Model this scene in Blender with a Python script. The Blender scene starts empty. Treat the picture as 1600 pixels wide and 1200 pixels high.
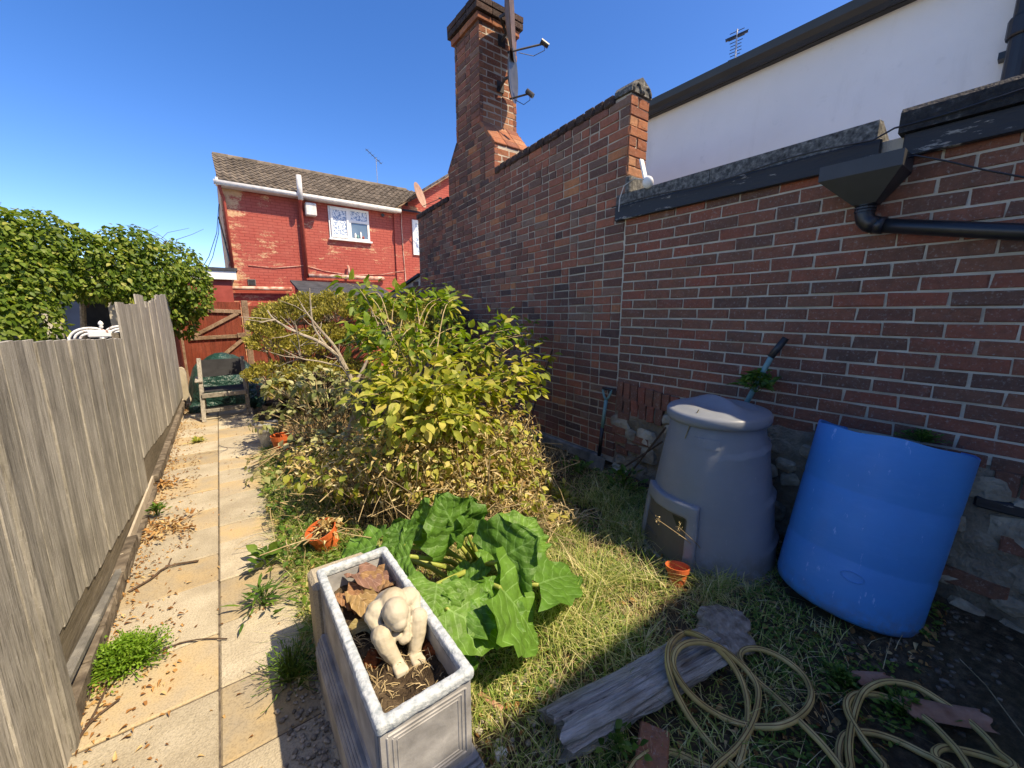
import bpy, math, random
import numpy as np
from mathutils import Vector, Matrix, noise as mnoise

random.seed(7)
RNG = np.random.default_rng(7)
scene = bpy.context.scene
COL = scene.collection

# ------------------------------------------------------------------ camera
F, CX, CY, CAM_H = 615.0, 800.0, 600.0, 1.5
PITCH = math.atan2(113.0, F)
YAW = math.atan2(460.0, math.hypot(F, 113.0))
FW = np.array([math.sin(YAW)*math.cos(PITCH), math.cos(YAW)*math.cos(PITCH), -math.sin(PITCH)])
RT = np.array([math.cos(YAW), -math.sin(YAW), 0.0])
UP = np.cross(RT, FW)
CAM = np.array([0.0, 0.0, CAM_H])
cam_data = bpy.data.cameras.new('camera')
cam_data.sensor_fit = 'HORIZONTAL'
cam_data.sensor_width = 36.0
cam_data.lens = 36.0*F/1600.0
cam_data.clip_start = 0.05
cam_data.clip_end = 500.0
cam = bpy.data.objects.new('camera', cam_data)
COL.objects.link(cam)
m = Matrix(((RT[0], UP[0], -FW[0], 0), (RT[1], UP[1], -FW[1], 0), (RT[2], UP[2], -FW[2], CAM_H), (0, 0, 0, 1)))
cam.matrix_world = m
scene.camera = cam

# ------------------------------------------------------------------ light
SUN = Vector((0.36, -0.63, 1.0)).normalized()
world = bpy.data.worlds.new('World')
scene.world = world
world.use_nodes = True
wn = world.node_tree.nodes
wl = world.node_tree.links
sky = wn.new('ShaderNodeTexSky')
sky.sky_type = 'NISHITA'
sky.sun_disc = False
sky.sun_elevation = math.asin(SUN.z)
sky.sun_rotation = math.atan2(SUN.x, SUN.y)
sky.altitude = 0
sky.air_density = 0.68
sky.dust_density = 0.5
sky.ozone_density = 4.0
sat = wn.new('ShaderNodeHueSaturation')
sat.inputs['Saturation'].default_value = 1.31
sat.inputs['Hue'].default_value = 0.513
wl.new(sky.outputs[0], sat.inputs['Color'])
wl.new(sat.outputs[0], wn['Background'].inputs[0])
wn['Background'].inputs[1].default_value = 0.15
sun_data = bpy.data.lights.new('sun', 'SUN')
sun_data.energy = 2.85
sun_data.angle = math.radians(0.53)
sun_data.color = (1.0, 0.96, 0.90)
sun_ob = bpy.data.objects.new('sun', sun_data)
sun_ob.rotation_euler = SUN.to_track_quat('Z', 'Y').to_euler()
sun_ob.location = (6, -8, 14)
COL.objects.link(sun_ob)
scene.view_settings.view_transform = 'Standard'
scene.view_settings.look = 'None'
scene.view_settings.gamma = 1.0
scene.view_settings.exposure = 1.32
scene.view_settings.use_white_balance = True
scene.view_settings.white_balance_temperature = 9300
scene.cycles.max_bounces = 6
scene.cycles.transparent_max_bounces = 4
scene.cycles.use_denoising = True

# ------------------------------------------------------------------ helpers: where things stand
def ray(x, y):
    d = FW*F + RT*(x-CX) + UP*(CY-y)
    return d/np.linalg.norm(d)
def at_z(x, y, z=0.0):
    d = ray(x, y); return CAM + d*((z-CAM_H)/d[2])
def at_x(x, y, X):
    d = ray(x, y); return CAM + d*(X/d[0])
def at_y(x, y, Y):
    d = ray(x, y); return CAM + d*(Y/d[1])

def nz(x, y, z=0.0, s=1.0):
    return mnoise.noise(Vector((x*s, y*s, z*s)))

PATH_X1 = 0.27
def gz(x, y):
    """height of the ground"""
    def ss(a, b, t):
        t = min(1, max(0, (t-a)/(b-a))); return t*t*(3-2*t)
    bed = ss(PATH_X1+0.0, PATH_X1+0.35, x)*ss(0.0, 0.5, 8.2-y)
    h = -0.035 + bed*(0.06 + 0.022*nz(x, y, 0, 2.3) + 0.012*nz(x, y, 3, 7.0))
    h += 0.05*bed*ss(2.0, 2.8, x)
    return h

# ------------------------------------------------------------------ helpers: meshes and objects
class MB:
    def __init__(self):
        self.v = []; self.f = []
    def add(self, vs, fs):
        o = len(self.v)
        self.v.extend([tuple(map(float, p)) for p in vs])
        self.f.extend([tuple(i+o for i in q) for q in fs])
        return self
    def box(self, lo, hi, M=None, bevel=0.0):
        x0, y0, z0 = lo; x1, y1, z1 = hi
        if bevel <= 0:
            vs = [(x0,y0,z0),(x1,y0,z0),(x1,y1,z0),(x0,y1,z0),(x0,y0,z1),(x1,y0,z1),(x1,y1,z1),(x0,y1,z1)]
            fs = [(0,3,2,1),(4,5,6,7),(0,1,5,4),(1,2,6,5),(2,3,7,6),(3,0,4,7)]
        else:
            b = min(bevel, (x1-x0)*.45, (y1-y0)*.45, (z1-z0)*.45)
            vs = []; idx = {}
            xs, ys, zs = (x0, x1), (y0, y1), (z0, z1)
            for i in (0,1):
                for j in (0,1):
                    for k in (0,1):
                        px, py, pz = xs[i], ys[j], zs[k]
                        sx, sy, sz = (b if i==0 else -b), (b if j==0 else -b), (b if k==0 else -b)
                        idx[(i,j,k,'x')] = len(vs); vs.append((px, py+sy, pz+sz))
                        idx[(i,j,k,'y')] = len(vs); vs.append((px+sx, py, pz+sz))
                        idx[(i,j,k,'z')] = len(vs); vs.append((px+sx, py+sy, pz))
            I = idx; fs = []
            fs.append([I[(0,0,0,'x')],I[(0,0,1,'x')],I[(0,1,1,'x')],I[(0,1,0,'x')]])
            fs.append([I[(1,0,0,'x')],I[(1,1,0,'x')],I[(1,1,1,'x')],I[(1,0,1,'x')]])
            fs.append([I[(0,0,0,'y')],I[(1,0,0,'y')],I[(1,0,1,'y')],I[(0,0,1,'y')]])
            fs.append([I[(0,1,0,'y')],I[(0,1,1,'y')],I[(1,1,1,'y')],I[(1,1,0,'y')]])
            fs.append([I[(0,0,0,'z')],I[(0,1,0,'z')],I[(1,1,0,'z')],I[(1,0,0,'z')]])
            fs.append([I[(0,0,1,'z')],I[(1,0,1,'z')],I[(1,1,1,'z')],I[(0,1,1,'z')]])
            for j in (0,1):
                for k in (0,1):
                    q = [I[(0,j,k,'y')],I[(1,j,k,'y')],I[(1,j,k,'z')],I[(0,j,k,'z')]]
                    fs.append(q if (j^k) else q[::-1])
            for i in (0,1):
                for k in (0,1):
                    q = [I[(i,0,k,'x')],I[(i,1,k,'x')],I[(i,1,k,'z')],I[(i,0,k,'z')]]
                    fs.append(q[::-1] if (i^k) else q)
            for i in (0,1):
                for j in (0,1):
                    q = [I[(i,j,0,'x')],I[(i,j,1,'x')],I[(i,j,1,'y')],I[(i,j,0,'y')]]
                    fs.append(q if (i^j) else q[::-1])
            for i in (0,1):
                for j in (0,1):
                    for k in (0,1):
                        q = [I[(i,j,k,'x')],I[(i,j,k,'y')],I[(i,j,k,'z')]]
                        fs.append(q if (i+j+k)%2==0 else q[::-1])
        if M is not None:
            vs = [tuple(M @ Vector(p)) for p in vs]
        return self.add(vs, fs)
    def beam(self, a, b, w, h, up=(0,0,1), bevel=0.0):
        a = Vector(a); b = Vector(b); d = b-a; L = d.length; d.normalize()
        u = Vector(up); s = d.cross(u)
        if s.length < 1e-4: s = d.cross(Vector((1,0,0)))
        s.normalize(); u = s.cross(d)
        M = Matrix(((s.x,d.x,u.x,a.x),(s.y,d.y,u.y,a.y),(s.z,d.z,u.z,a.z),(0,0,0,1)))
        return self.box((-w/2,0,-h/2),(w/2,L,h/2),M,bevel)
    def tube(self, pts, r, n=8, caps=True):
        pts = [Vector(p) for p in pts]
        rs = r if hasattr(r, '__len__') else [r]*len(pts)
        rings = []; ref = None
        for i, p in enumerate(pts):
            t = (pts[min(i+1,len(pts)-1)]-pts[max(i-1,0)])
            if t.length < 1e-9: t = Vector((0,0,1))
            t.normalize()
            if ref is None:
                ref = t.cross(Vector((0,0,1)))
                if ref.length < .1: ref = t.cross(Vector((1,0,0)))
            ref = ref - t*ref.dot(t); ref.normalize()
            b = t.cross(ref)
            rings.append([p+(ref*math.cos(2*math.pi*k/n)+b*math.sin(2*math.pi*k/n))*rs[i] for k in range(n)])
        vs = [q for R in rings for q in R]; fs = []
        for i in range(len(rings)-1):
            for k in range(n):
                k2 = (k+1)%n
                fs.append((i*n+k, i*n+k2, (i+1)*n+k2, (i+1)*n+k))
        if caps:
            fs.append(tuple(range(n))[::-1]); o = (len(rings)-1)*n
            fs.append(tuple(range(o, o+n)))
        return self.add(vs, fs)
    def lathe(self, prof, n=32, M=None, sx=1.0, sy=1.0):
        vs = []; fs = []
        for (r, z) in prof:
            for k in range(n):
                a = 2*math.pi*k/n
                vs.append(Vector((r*math.cos(a)*sx, r*math.sin(a)*sy, z)))
        for i in range(len(prof)-1):
            for k in range(n):
                k2 = (k+1)%n
                fs.append((i*n+k, i*n+k2, (i+1)*n+k2, (i+1)*n+k))
        if prof[0][0] > 1e-6: fs.append(tuple(range(n))[::-1])
        if prof[-1][0] > 1e-6: fs.append(tuple(range((len(prof)-1)*n, len(prof)*n)))
        if M is not None: vs = [M @ p for p in vs]
        return self.add(vs, fs)
    def sphere(self, c, r, n=12, m=8, M=None):
        rx, ry, rz = r if hasattr(r, '__len__') else (r, r, r)
        prof = [(max(1e-7, math.sin(math.pi*i/m)), -math.cos(math.pi*i/m)) for i in range(m+1)]
        T = Matrix.Translation(Vector(c)) @ (M or Matrix.Identity(4)) @ Matrix.Diagonal((rx, ry, rz, 1))
        return self.lathe(prof, n, T)
    def prism(self, poly, axis, a, b):
        """poly 2D extruded along axis from a to b; axis 'x': (y,z), 'y': (x,z), 'z': (x,y)"""
        def P(q, t):
            return {'x': (t, q[0], q[1]), 'y': (q[0], t, q[1]), 'z': (q[0], q[1], t)}[axis]
        n = len(poly)
        vs = [P(q, a) for q in poly]+[P(q, b) for q in poly]
        fs = [tuple(range(n))[::-1], tuple(range(n, 2*n))]
        for i in range(n):
            j = (i+1) % n
            fs.append((i, j, n+j, n+i))
        return self.add(vs, fs)
    def mesh(self, name, mat=None, smooth=False):
        me = bpy.data.meshes.new(name)
        me.from_pydata(self.v, [], self.f)
        if mat: me.materials.append(mat)
        if smooth: me.polygons.foreach_set('use_smooth', [True]*len(me.polygons))
        me.update()
        return me
    def build(self, name, mat, parent=None, smooth=False, fix=False):
        me = self.mesh(name, mat, smooth)
        if fix:
            import bmesh
            bm = bmesh.new(); bm.from_mesh(me); bmesh.ops.recalc_face_normals(bm, faces=bm.faces); bm.to_mesh(me); bm.free()
        return link(name, me, parent)

def link(name, me, parent=None, M=None):
    o = bpy.data.objects.new(name, me)
    COL.objects.link(o)
    if M is not None: o.matrix_basis = M
    if parent is not None:
        o.parent = parent
        if parent.type == 'EMPTY': o.matrix_parent_inverse = Matrix.Translation(-parent.location)
    return o

def tag(o, label, cat, group=None):
    o['label'] = label; o['category'] = cat
    if group: o['group'] = group
    return o

def thing(name, label, cat, loc=(0,0,0), group=None):
    e = bpy.data.objects.new(name, None)
    e.empty_display_size = 0.1
    e.location = loc
    COL.objects.link(e)
    return tag(e, label, cat, group)

def structure(o):
    o['kind'] = 'structure'; return o

def np_mesh(name, V, faces_idx, nper, mat, smooth=False):
    """V (n,3), faces_idx flat int array, nper verts per face"""
    me = bpy.data.meshes.new(name)
    nf = len(faces_idx)//nper
    me.vertices.add(len(V)); me.vertices.foreach_set('co', np.asarray(V, dtype=np.float32).ravel())
    me.loops.add(len(faces_idx)); me.loops.foreach_set('vertex_index', np.asarray(faces_idx, dtype=np.int32))
    me.polygons.add(nf)
    me.polygons.foreach_set('loop_start', np.arange(0, nf*nper, nper, dtype=np.int32))
    me.polygons.foreach_set('loop_total', np.full(nf, nper, dtype=np.int32))
    if smooth: me.polygons.foreach_set('use_smooth', np.ones(nf, dtype=bool))
    me.materials.append(mat)
    me.update(calc_edges=True)
    me.validate()
    return me

def norm(a):
    return a/np.maximum(1e-9, np.linalg.norm(a, axis=-1, keepdims=True))

def leaf_template(ws, fold=.25, droop=.12):
    """half a dozen quads: midrib plus two sides; ws = half widths at equal steps"""
    n = len(ws); V = []; Fq = []
    for i, w in enumerate(ws):
        t = i/(n-1); z = -droop*t*t
        V += [(-w, t, z+fold*w), (0, t, z), (w, t, z+fold*w)]
    for i in range(n-1):
        a = i*3
        Fq += [(a, a+1, a+4, a+3), (a+1, a+2, a+5, a+4)]
    return np.array(V), np.array(Fq)
OVATE = leaf_template([.04, .27, .30, .18, .01])
NARROW = leaf_template([.02, .09, .08, .01], .2, .25)
SMALL = leaf_template([.05, .3, .02], .3, .15)
CURL = leaf_template([.05, .25, .22, .12, .02], .9, .5)
BLADE = leaf_template([.5, .42, .28, .02], .0, .0)

def leaf_frames(D, N):
    D = norm(D); X = norm(np.cross(D, N)); Z = np.cross(X, D)
    return X, D, Z

def leaves_mesh(name, mat, P, D, N, S, T=OVATE):
    V0, F0 = T
    X, Y, Z = leaf_frames(D, N)
    S = np.asarray(S)[:, None, None]
    V = P[:, None, :] + S*(V0[None, :, 0:1]*X[:, None, :] + V0[None, :, 1:2]*Y[:, None, :] + V0[None, :, 2:3]*Z[:, None, :])
    n, k = len(P), len(V0)
    Fi = (F0[None, :, :] + (np.arange(n)*k)[:, None, None]).ravel()
    return np_mesh(name, V.reshape(-1, 3), Fi, 4, mat, True)

def rnd_dirs(n):
    return norm(RNG.normal(size=(n, 3)))

# ------------------------------------------------------------------ helpers: materials
class NT:
    def __init__(self, name):
        self.mat = bpy.data.materials.new(name); self.mat.use_nodes = True
        self.t = self.mat.node_tree; self.n = self.t.nodes; self.b = self.n['Principled BSDF']; self.out = self.n['Material Output']
        self._pos = None
    def new(self, typ, **kw):
        nd = self.n.new(typ)
        for k, v in kw.items(): setattr(nd, k, v)
        return nd
    def l(self, a, b): self.t.links.new(a, b)
    def pos(self):
        if self._pos is None: self._pos = self.new('ShaderNodeNewGeometry')
        return self._pos.outputs['Position']
    def vec(self, stretch):
        mp = self.new('ShaderNodeMapping'); self.l(self.pos(), mp.inputs[0]); mp.inputs['Scale'].default_value = stretch
        return mp.outputs[0]
    def noise(self, scale, detail=5, rough=.55, stretch=None, vec=None, dist=0.0):
        nd = self.new('ShaderNodeTexNoise'); nd.inputs['Scale'].default_value = scale
        nd.inputs['Detail'].default_value = detail; nd.inputs['Roughness'].default_value = rough
        nd.inputs['Distortion'].default_value = dist
        self.l(vec if vec is not None else (self.vec(stretch) if stretch else self.pos()), nd.inputs['Vector'])
        return nd.outputs['Fac']
    def ramp(self, fac, stops, interp='LINEAR'):
        r = self.new('ShaderNodeValToRGB'); e = r.color_ramp.elements
        r.color_ramp.interpolation = interp
        while len(e) < len(stops): e.new(.5)
        for el, (p, c) in zip(e, stops):
            el.position = p; el.color = (*c, 1) if hasattr(c, '__len__') else (c, c, c, 1)
        self.l(fac, r.inputs[0]); return r.outputs[0]
    def mix(self, fac, a, b, mode='MIX'):
        nd = self.new('ShaderNodeMix', data_type='RGBA', blend_type=mode)
        for i, v in ((0, fac), (6, a), (7, b)):
            sock = nd.inputs[i]
            if hasattr(v, 'links'): self.l(v, sock)
            elif hasattr(v, '__len__'): sock.default_value = (*v, 1)
            else: sock.default_value = v if i == 0 else (v, v, v, 1)
        return nd.outputs[2]
    def math(self, op, a, b=0.0, clamp=False):
        nd = self.new('ShaderNodeMath', operation=op); nd.use_clamp = clamp
        for s, v in ((nd.inputs[0], a), (nd.inputs[1], b)):
            if hasattr(v, 'links'): self.l(v, s)
            else: s.default_value = v
        return nd.outputs[0]
    def rand(self):
        """one number per piece: object random plus mesh-island random"""
        oi = self.new('ShaderNodeObjectInfo')
        if self._pos is None: self.pos()
        s = self.math('ADD', oi.outputs['Random'], self._pos.outputs['Random Per Island'])
        return self.math('FRACT', s)
    def hsv(self, col, h=.5, s=1.0, v=1.0):
        nd = self.new('ShaderNodeHueSaturation')
        for k, val in (('Hue', h), ('Saturation', s), ('Value', v)):
            if hasattr(val, 'links'): self.l(val, nd.inputs[k])
            else: nd.inputs[k].default_value = val
        self.l(col, nd.inputs['Color']); return nd.outputs[0]
    def bump(self, h, strength=.4, dist=.01, prev=None):
        b = self.new('ShaderNodeBump'); b.inputs['Strength'].default_value = strength; b.inputs['Distance'].default_value = dist
        self.l(h, b.inputs['Height'])
        if prev is not None: self.l(prev, b.inputs['Normal'])
        self.l(b.outputs[0], self.b.inputs['Normal']); return b.outputs[0]
    def done(self, col, rough=.8, spec=.3, metallic=0.0):
        if hasattr(col, 'links'): self.l(col, self.b.inputs['Base Color'])
        else: self.b.inputs['Base Color'].default_value = (*col, 1)
        if hasattr(rough, 'links'): self.l(rough, self.b.inputs['Roughness'])
        else: self.b.inputs['Roughness'].default_value = rough
        self.b.inputs['Specular IOR Level'].default_value = spec
        self.b.inputs['Metallic'].default_value = metallic
        return self.mat

def simple(name, stops, scale=8, rough=.8, spec=.3, bump=.3, bscale=60, bdist=.004, stretch=None, rvar=0.0, metallic=0.0, detail=5):
    t = NT(name)
    col = t.ramp(t.noise(scale, detail, stretch=stretch), stops)
    if rvar:
        v = t.math('ADD', t.math('MULTIPLY', t.rand(), 2*rvar), 1-rvar)
        col = t.hsv(col, v=v)
    if bump: t.bump(t.noise(bscale, 4, stretch=stretch), bump, bdist)
    return t.done(col, rough, spec, metallic)

def leaf_mat(name, stops, trans=.35, rough=.5, spec=.35, vein=False):
    t = NT(name)
    col = t.ramp(t.rand(), stops)
    col = t.mix(.35, col, t.ramp(t.noise(25, 3), [(.3, .25), (.7, .9)]), 'OVERLAY')
    if vein:
        uv = t.new('ShaderNodeUVMap'); sp = t.new('ShaderNodeSeparateXYZ'); t.l(uv.outputs[0], sp.inputs[0])
        av = t.math('ABSOLUTE', t.math('SUBTRACT', sp.outputs[0], .5))
        mid = t.math('LESS_THAN', av, .014)
        k = t.math('FRACT', t.math('MULTIPLY', t.math('SUBTRACT', sp.outputs[1], t.math('MULTIPLY', av, .9)), 5.5))
        side = t.math('LESS_THAN', t.math('ABSOLUTE', t.math('SUBTRACT', k, .5)), .045)
        vn = t.math('MAXIMUM', mid, side)
        base = col
        col = t.mix(t.math('MULTIPLY', vn, .5), col, t.hsv(base, v=1.9, s=.8))
        wob = t.math('ADD', t.math('MULTIPLY', t.math('ABSOLUTE', t.math('SUBTRACT', k, .5)), 1.0), t.math('MULTIPLY', t.noise(45, 3), .8))
        t.bump(wob, .6, .012)
    t.done(col, rough, spec)
    tr = t.new('ShaderNodeBsdfTranslucent'); mx = t.new('ShaderNodeMixShader'); mx.inputs[0].default_value = trans
    t.l(t.hsv(col, v=1.3, s=1.1), tr.inputs[0])
    t.l(t.b.outputs[0], mx.inputs[1]); t.l(tr.outputs[0], mx.inputs[2]); t.l(mx.outputs[0], t.out.inputs[0])
    return t.mat

def brick_mat(name, stops, soot=.5, soot_scale=.8, salt=.25):
    t = NT(name)
    col = t.ramp(t.rand(), stops)
    col = t.mix(t.ramp(t.noise(30, 6, .7), [(.38, 0.0), (.78, .40)]), col, (.05, .03, .025))
    col = t.mix(t.math('MULTIPLY', t.ramp(t.noise(soot_scale, 4, .6), [(.42, 0.0), (.68, 1.0)]), soot), col, (.028, .022, .021))
    col = t.mix(t.math('MULTIPLY', t.ramp(t.noise(70, 5, .7), [(.57, 0.0), (.66, 1.0)]), salt*1.5), col, (.42, .38, .34))
    col = t.mix(t.ramp(t.noise(11, 5, .6), [(.40, 0.0), (.70, .45)]), col, t.hsv(col, v=.55, s=.75, h=.515))
    smear = t.noise(17, 9, .82)
    col = t.mix(t.math('MULTIPLY', t.ramp(smear, [(.585, 0.0), (.70, 1.0)]), .6), col, (.46, .42, .36))
    b1 = t.bump(t.noise(90, 6, .7), .8, .008)
    t.bump(t.noise(18, 3), .6, .014, b1)
    return t.done(col, .9, .15)

def wood_mat(name, stops, along=(22, 22, 1.2), rvar=.18, bump=.7, knots=True):
    t = NT(name)
    rnd = t.rand()
    off = t.new('ShaderNodeVectorMath', operation='ADD'); t.l(t.vec(along), off.inputs[0])
    cmb = t.new('ShaderNodeCombineXYZ'); t.l(t.math('MULTIPLY', rnd, 37.0), cmb.inputs[0]); t.l(t.math('MULTIPLY', rnd, 91.0), cmb.inputs[2])
    t.l(cmb.outputs[0], off.inputs[1])
    g = t.noise(1.6, 7, .65, vec=off.outputs[0], dist=.7)
    col = t.ramp(g, stops)
    fine = t.noise(7.0, 4, .7, vec=off.outputs[0])
    col = t.mix(t.ramp(fine, [(.36, .55), (.5, 0.0)]), col, (.04, .033, .027))
    if knots:
        vo = t.new('ShaderNodeTexVoronoi'); vo.inputs['Scale'].default_value = .26
        t.l(off.outputs[0], vo.inputs['Vector'])
        col = t.mix(t.ramp(vo.outputs['Distance'], [(.05, .85), (.16, 0.0)]), col, (.05, .035, .025))
    col = t.mix(t.ramp(t.noise(2.6, 6, .65), [(.42, 0.0), (.72, .6)]), col, t.hsv(col, v=.5, s=1.25))
    col = t.mix(t.ramp(t.noise(60, 3, .6, stretch=(1, 1, 3)), [(.56, 0.0), (.7, .5)]), col, t.hsv(col, v=1.45, s=.7))
    col = t.hsv(col, v=t.math('ADD', t.math('MULTIPLY', rnd, 2*rvar), 1-rvar))
    t.bump(t.math('ADD', fine, g), bump, .006)
    return t.done(col, .85, .2)

MAT = {}
MAT['brick_new'] = brick_mat('brick_new', [(0, (.35, .125, .078)), (.2, (.24, .108, .074)), (.4, (.40, .115, .072)), (.6, (.19, .098, .074)), (.8, (.30, .13, .083)), (1, (.41, .12, .074))], .18, .7, .32)
MAT['brick_old'] = brick_mat('brick_old', [(0, (.42, .14, .085)), (.15, (.17, .092, .074)), (.3, (.46, .15, .088)), (.42, (.12, .078, .068)), (.55, (.38, .13, .083)), (.68, (.18, .097, .077)), (.8, (.32, .185, .13)), (.93, (.43, .14, .085)), (1, (.60, .23, .10))], .42, .55, .2)
MAT['brick_chimney'] = brick_mat('brick_chimney', [(0, (.36, .13, .07)), (.3, (.44, .17, .085)), (.5, (.26, .095, .06)), (.75, (.42, .15, .075)), (1, (.5, .24, .13))], .30, .9, .25)
MAT['brick_dark'] = brick_mat('brick_dark', [(0, (.05, .035, .032)), (.5, (.075, .05, .042)), (1, (.10, .055, .042))], .5, .9, .2)
MAT['kerb_brick'] = simple('kerb_brick', [(.3, (.075, .062, .05)), (.5, (.14, .115, .09)), (.75, (.25, .215, .17))], 18, .92, .15, .7, 70, .006, rvar=.25)
MAT['mortar_new'] = simple('mortar_new', [(.3, (.44, .39, .31)), (.6, (.58, .52, .42)), (.8, (.68, .62, .52))], 6, .95, .1, .8, 120, .006)
MAT['mortar_old'] = simple('mortar_old', [(.3, (.36, .31, .245)), (.6, (.52, .455, .365)), (.8, (.68, .61, .51))], 5, .95, .1, .8, 120, .006)
MAT['rubble'] = simple('rubble', [(.25, (.12, .10, .08)), (.45, (.30, .26, .20)), (.62, (.48, .43, .33)), (.8, (.60, .55, .45))], 7, .95, .1, 1.0, 35, .02, rvar=.3)
MAT['rubble_mortar'] = simple('rubble_mortar', [(.3, (.10, .085, .07)), (.55, (.25, .215, .165)), (.8, (.42, .38, .30))], 5, .95, .1, 1.0, 30, .03)
MAT['concrete'] = simple('concrete', [(.3, (.10, .10, .095)), (.55, (.19, .185, .17)), (.75, (.30, .29, .26))], 9, .92, .15, .8, 110, .006)
MAT['coping'] = simple('coping', [(.32, (.05, .05, .048)), (.5, (.12, .12, .112)), (.68, (.24, .235, .21)), (.8, (.45, .43, .36))], 45, .93, .15, .9, 90, .008, detail=8)
MAT['coping_black'] = simple('coping_black', [(.35, (.012, .012, .013)), (.6, (.03, .03, .03)), (.75, (.13, .13, .12))], 28, .7, .3, .9, 70, .01)
def black_peel():
    t = NT('black_peeling_paint')
    n = t.noise(6, 7, .7, stretch=(1, 1, 5))
    col = t.ramp(n, [(.60, (.014, .015, .019)), (.64, (.30, .28, .25))])
    t.bump(n, .8, .006)
    return t.done(col, t.ramp(n, [(.6, .45), (.64, .9)]), .4)
MAT['black_peel'] = black_peel()
MAT['black_plastic'] = simple('black_plastic', [(.3, (.010, .011, .013)), (.7, (.018, .019, .022))], 5, .36, .5, .1, 30, .002)
MAT['grey_plastic'] = simple('grey_plastic', [(.3, (.025, .026, .028)), (.7, (.045, .045, .047))], 5, .45, .5, .1, 30, .002)
def render_white():
    t = NT('render_white')
    col = t.ramp(t.noise(1.6, 7), [(.3, (.80, .79, .765)), (.7, (.87, .86, .84))])
    col = t.mix(t.ramp(t.noise(3.2, 7, .7, stretch=(1, 1, .22)), [(.50, 0.0), (.78, .45)]), col, (.52, .51, .47))
    col = t.mix(t.ramp(t.noise(9, 6, .7), [(.60, 0.0), (.75, .3)]), col, (.60, .60, .57))
    t.bump(t.noise(160, 4), .4, .004)
    return t.done(col, .9, .15)
MAT['render_white'] = render_white()
MAT['white_paint'] = simple('white_paint', [(.3, (.70, .70, .68)), (.7, (.82, .82, .80))], 6, .45, .4, .05, 30, .002)
MAT['white_dirty'] = simple('white_dirty', [(.3, (.30, .285, .25)), (.5, (.62, .60, .55)), (.75, (.72, .70, .66))], 14, .6, .3, .2, 40, .003)
MAT['dish_grey'] = simple('dish_grey', [(.3, (.05, .05, .052)), (.7, (.09, .09, .092))], 12, .45, .5, .1, 30, .001)
MAT['dish_rust'] = simple('dish_rust', [(.3, (.30, .17, .12)), (.7, (.42, .27, .2))], 12, .6, .3, .1, 30, .001)
MAT['dish_rust2'] = simple('dish_rust2', [(.3, (.10, .065, .05)), (.7, (.17, .11, .085))], 12, .55, .4, .1, 30, .001)
MAT['metal_dark'] = simple('metal_dark', [(.3, (.03, .03, .032)), (.7, (.07, .068, .065))], 20, .45, .5, .1, 40, .001, metallic=.4)
MAT['metal_light'] = simple('metal_light', [(.3, (.35, .35, .35)), (.7, (.55, .55, .54))], 20, .4, .5, .1, 40, .001, metallic=.6)
MAT['fence'] = wood_mat('fence_wood', [(.25, (.15, .14, .118)), (.42, (.32, .305, .265)), (.6, (.42, .40, .355)), (.8, (.55, .53, .48))], rvar=.24)
MAT['fence_rail'] = wood_mat('fence_rail_wood', [(.25, (.10, .085, .062)), (.5, (.21, .18, .135)), (.8, (.31, .27, .21))], along=(22, 1.2, 22), knots=False)
MAT['red_fence'] = wood_mat('red_fence_wood', [(.25, (.13, .030, .018)), (.5, (.23, .052, .030)), (.8, (.30, .080, .046))], rvar=.12, knots=False)
MAT['gate_frame'] = wood_mat('gate_frame_wood', [(.25, (.17, .10, .06)), (.5, (.30, .20, .13)), (.8, (.42, .31, .22))], along=(6, 6, 6), knots=False)
MAT['chair_wood'] = wood_mat('chair_wood', [(.25, (.17, .155, .13)), (.5, (.30, .28, .24)), (.8, (.42, .40, .35))], along=(10, 10, 4), knots=False, bump=.3)
MAT['log_wood'] = wood_mat('log_wood', [(.25, (.12, .11, .10)), (.42, (.30, .28, .26)), (.6, (.50, .48, .45)), (.8, (.62, .60, .57))], along=(5, 5, 5), rvar=.05, bump=1.0, knots=False)
MAT['bark'] = simple('bark', [(.3, (.13, .10, .075)), (.6, (.30, .26, .21)), (.8, (.45, .41, .35))], 30, .9, .2, .6, 60, .004)
MAT['pale_branch'] = simple('pale_branch', [(.3, (.24, .20, .15)), (.6, (.40, .35, .28)), (.8, (.54, .49, .41))], 30, .85, .2, .4, 80, .002)
MAT['dry_stem'] = simple('dry_stem', [(.3, (.26, .19, .10)), (.6, (.42, .33, .19)), (.8, (.55, .46, .30))], 20, .8, .2, .2, 80, .002, rvar=.3)
MAT['dark_twig'] = simple('dark_twig', [(.3, (.05, .032, .022)), (.7, (.13, .085, .06))], 30, .85, .2, .4, 80, .002)
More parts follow.
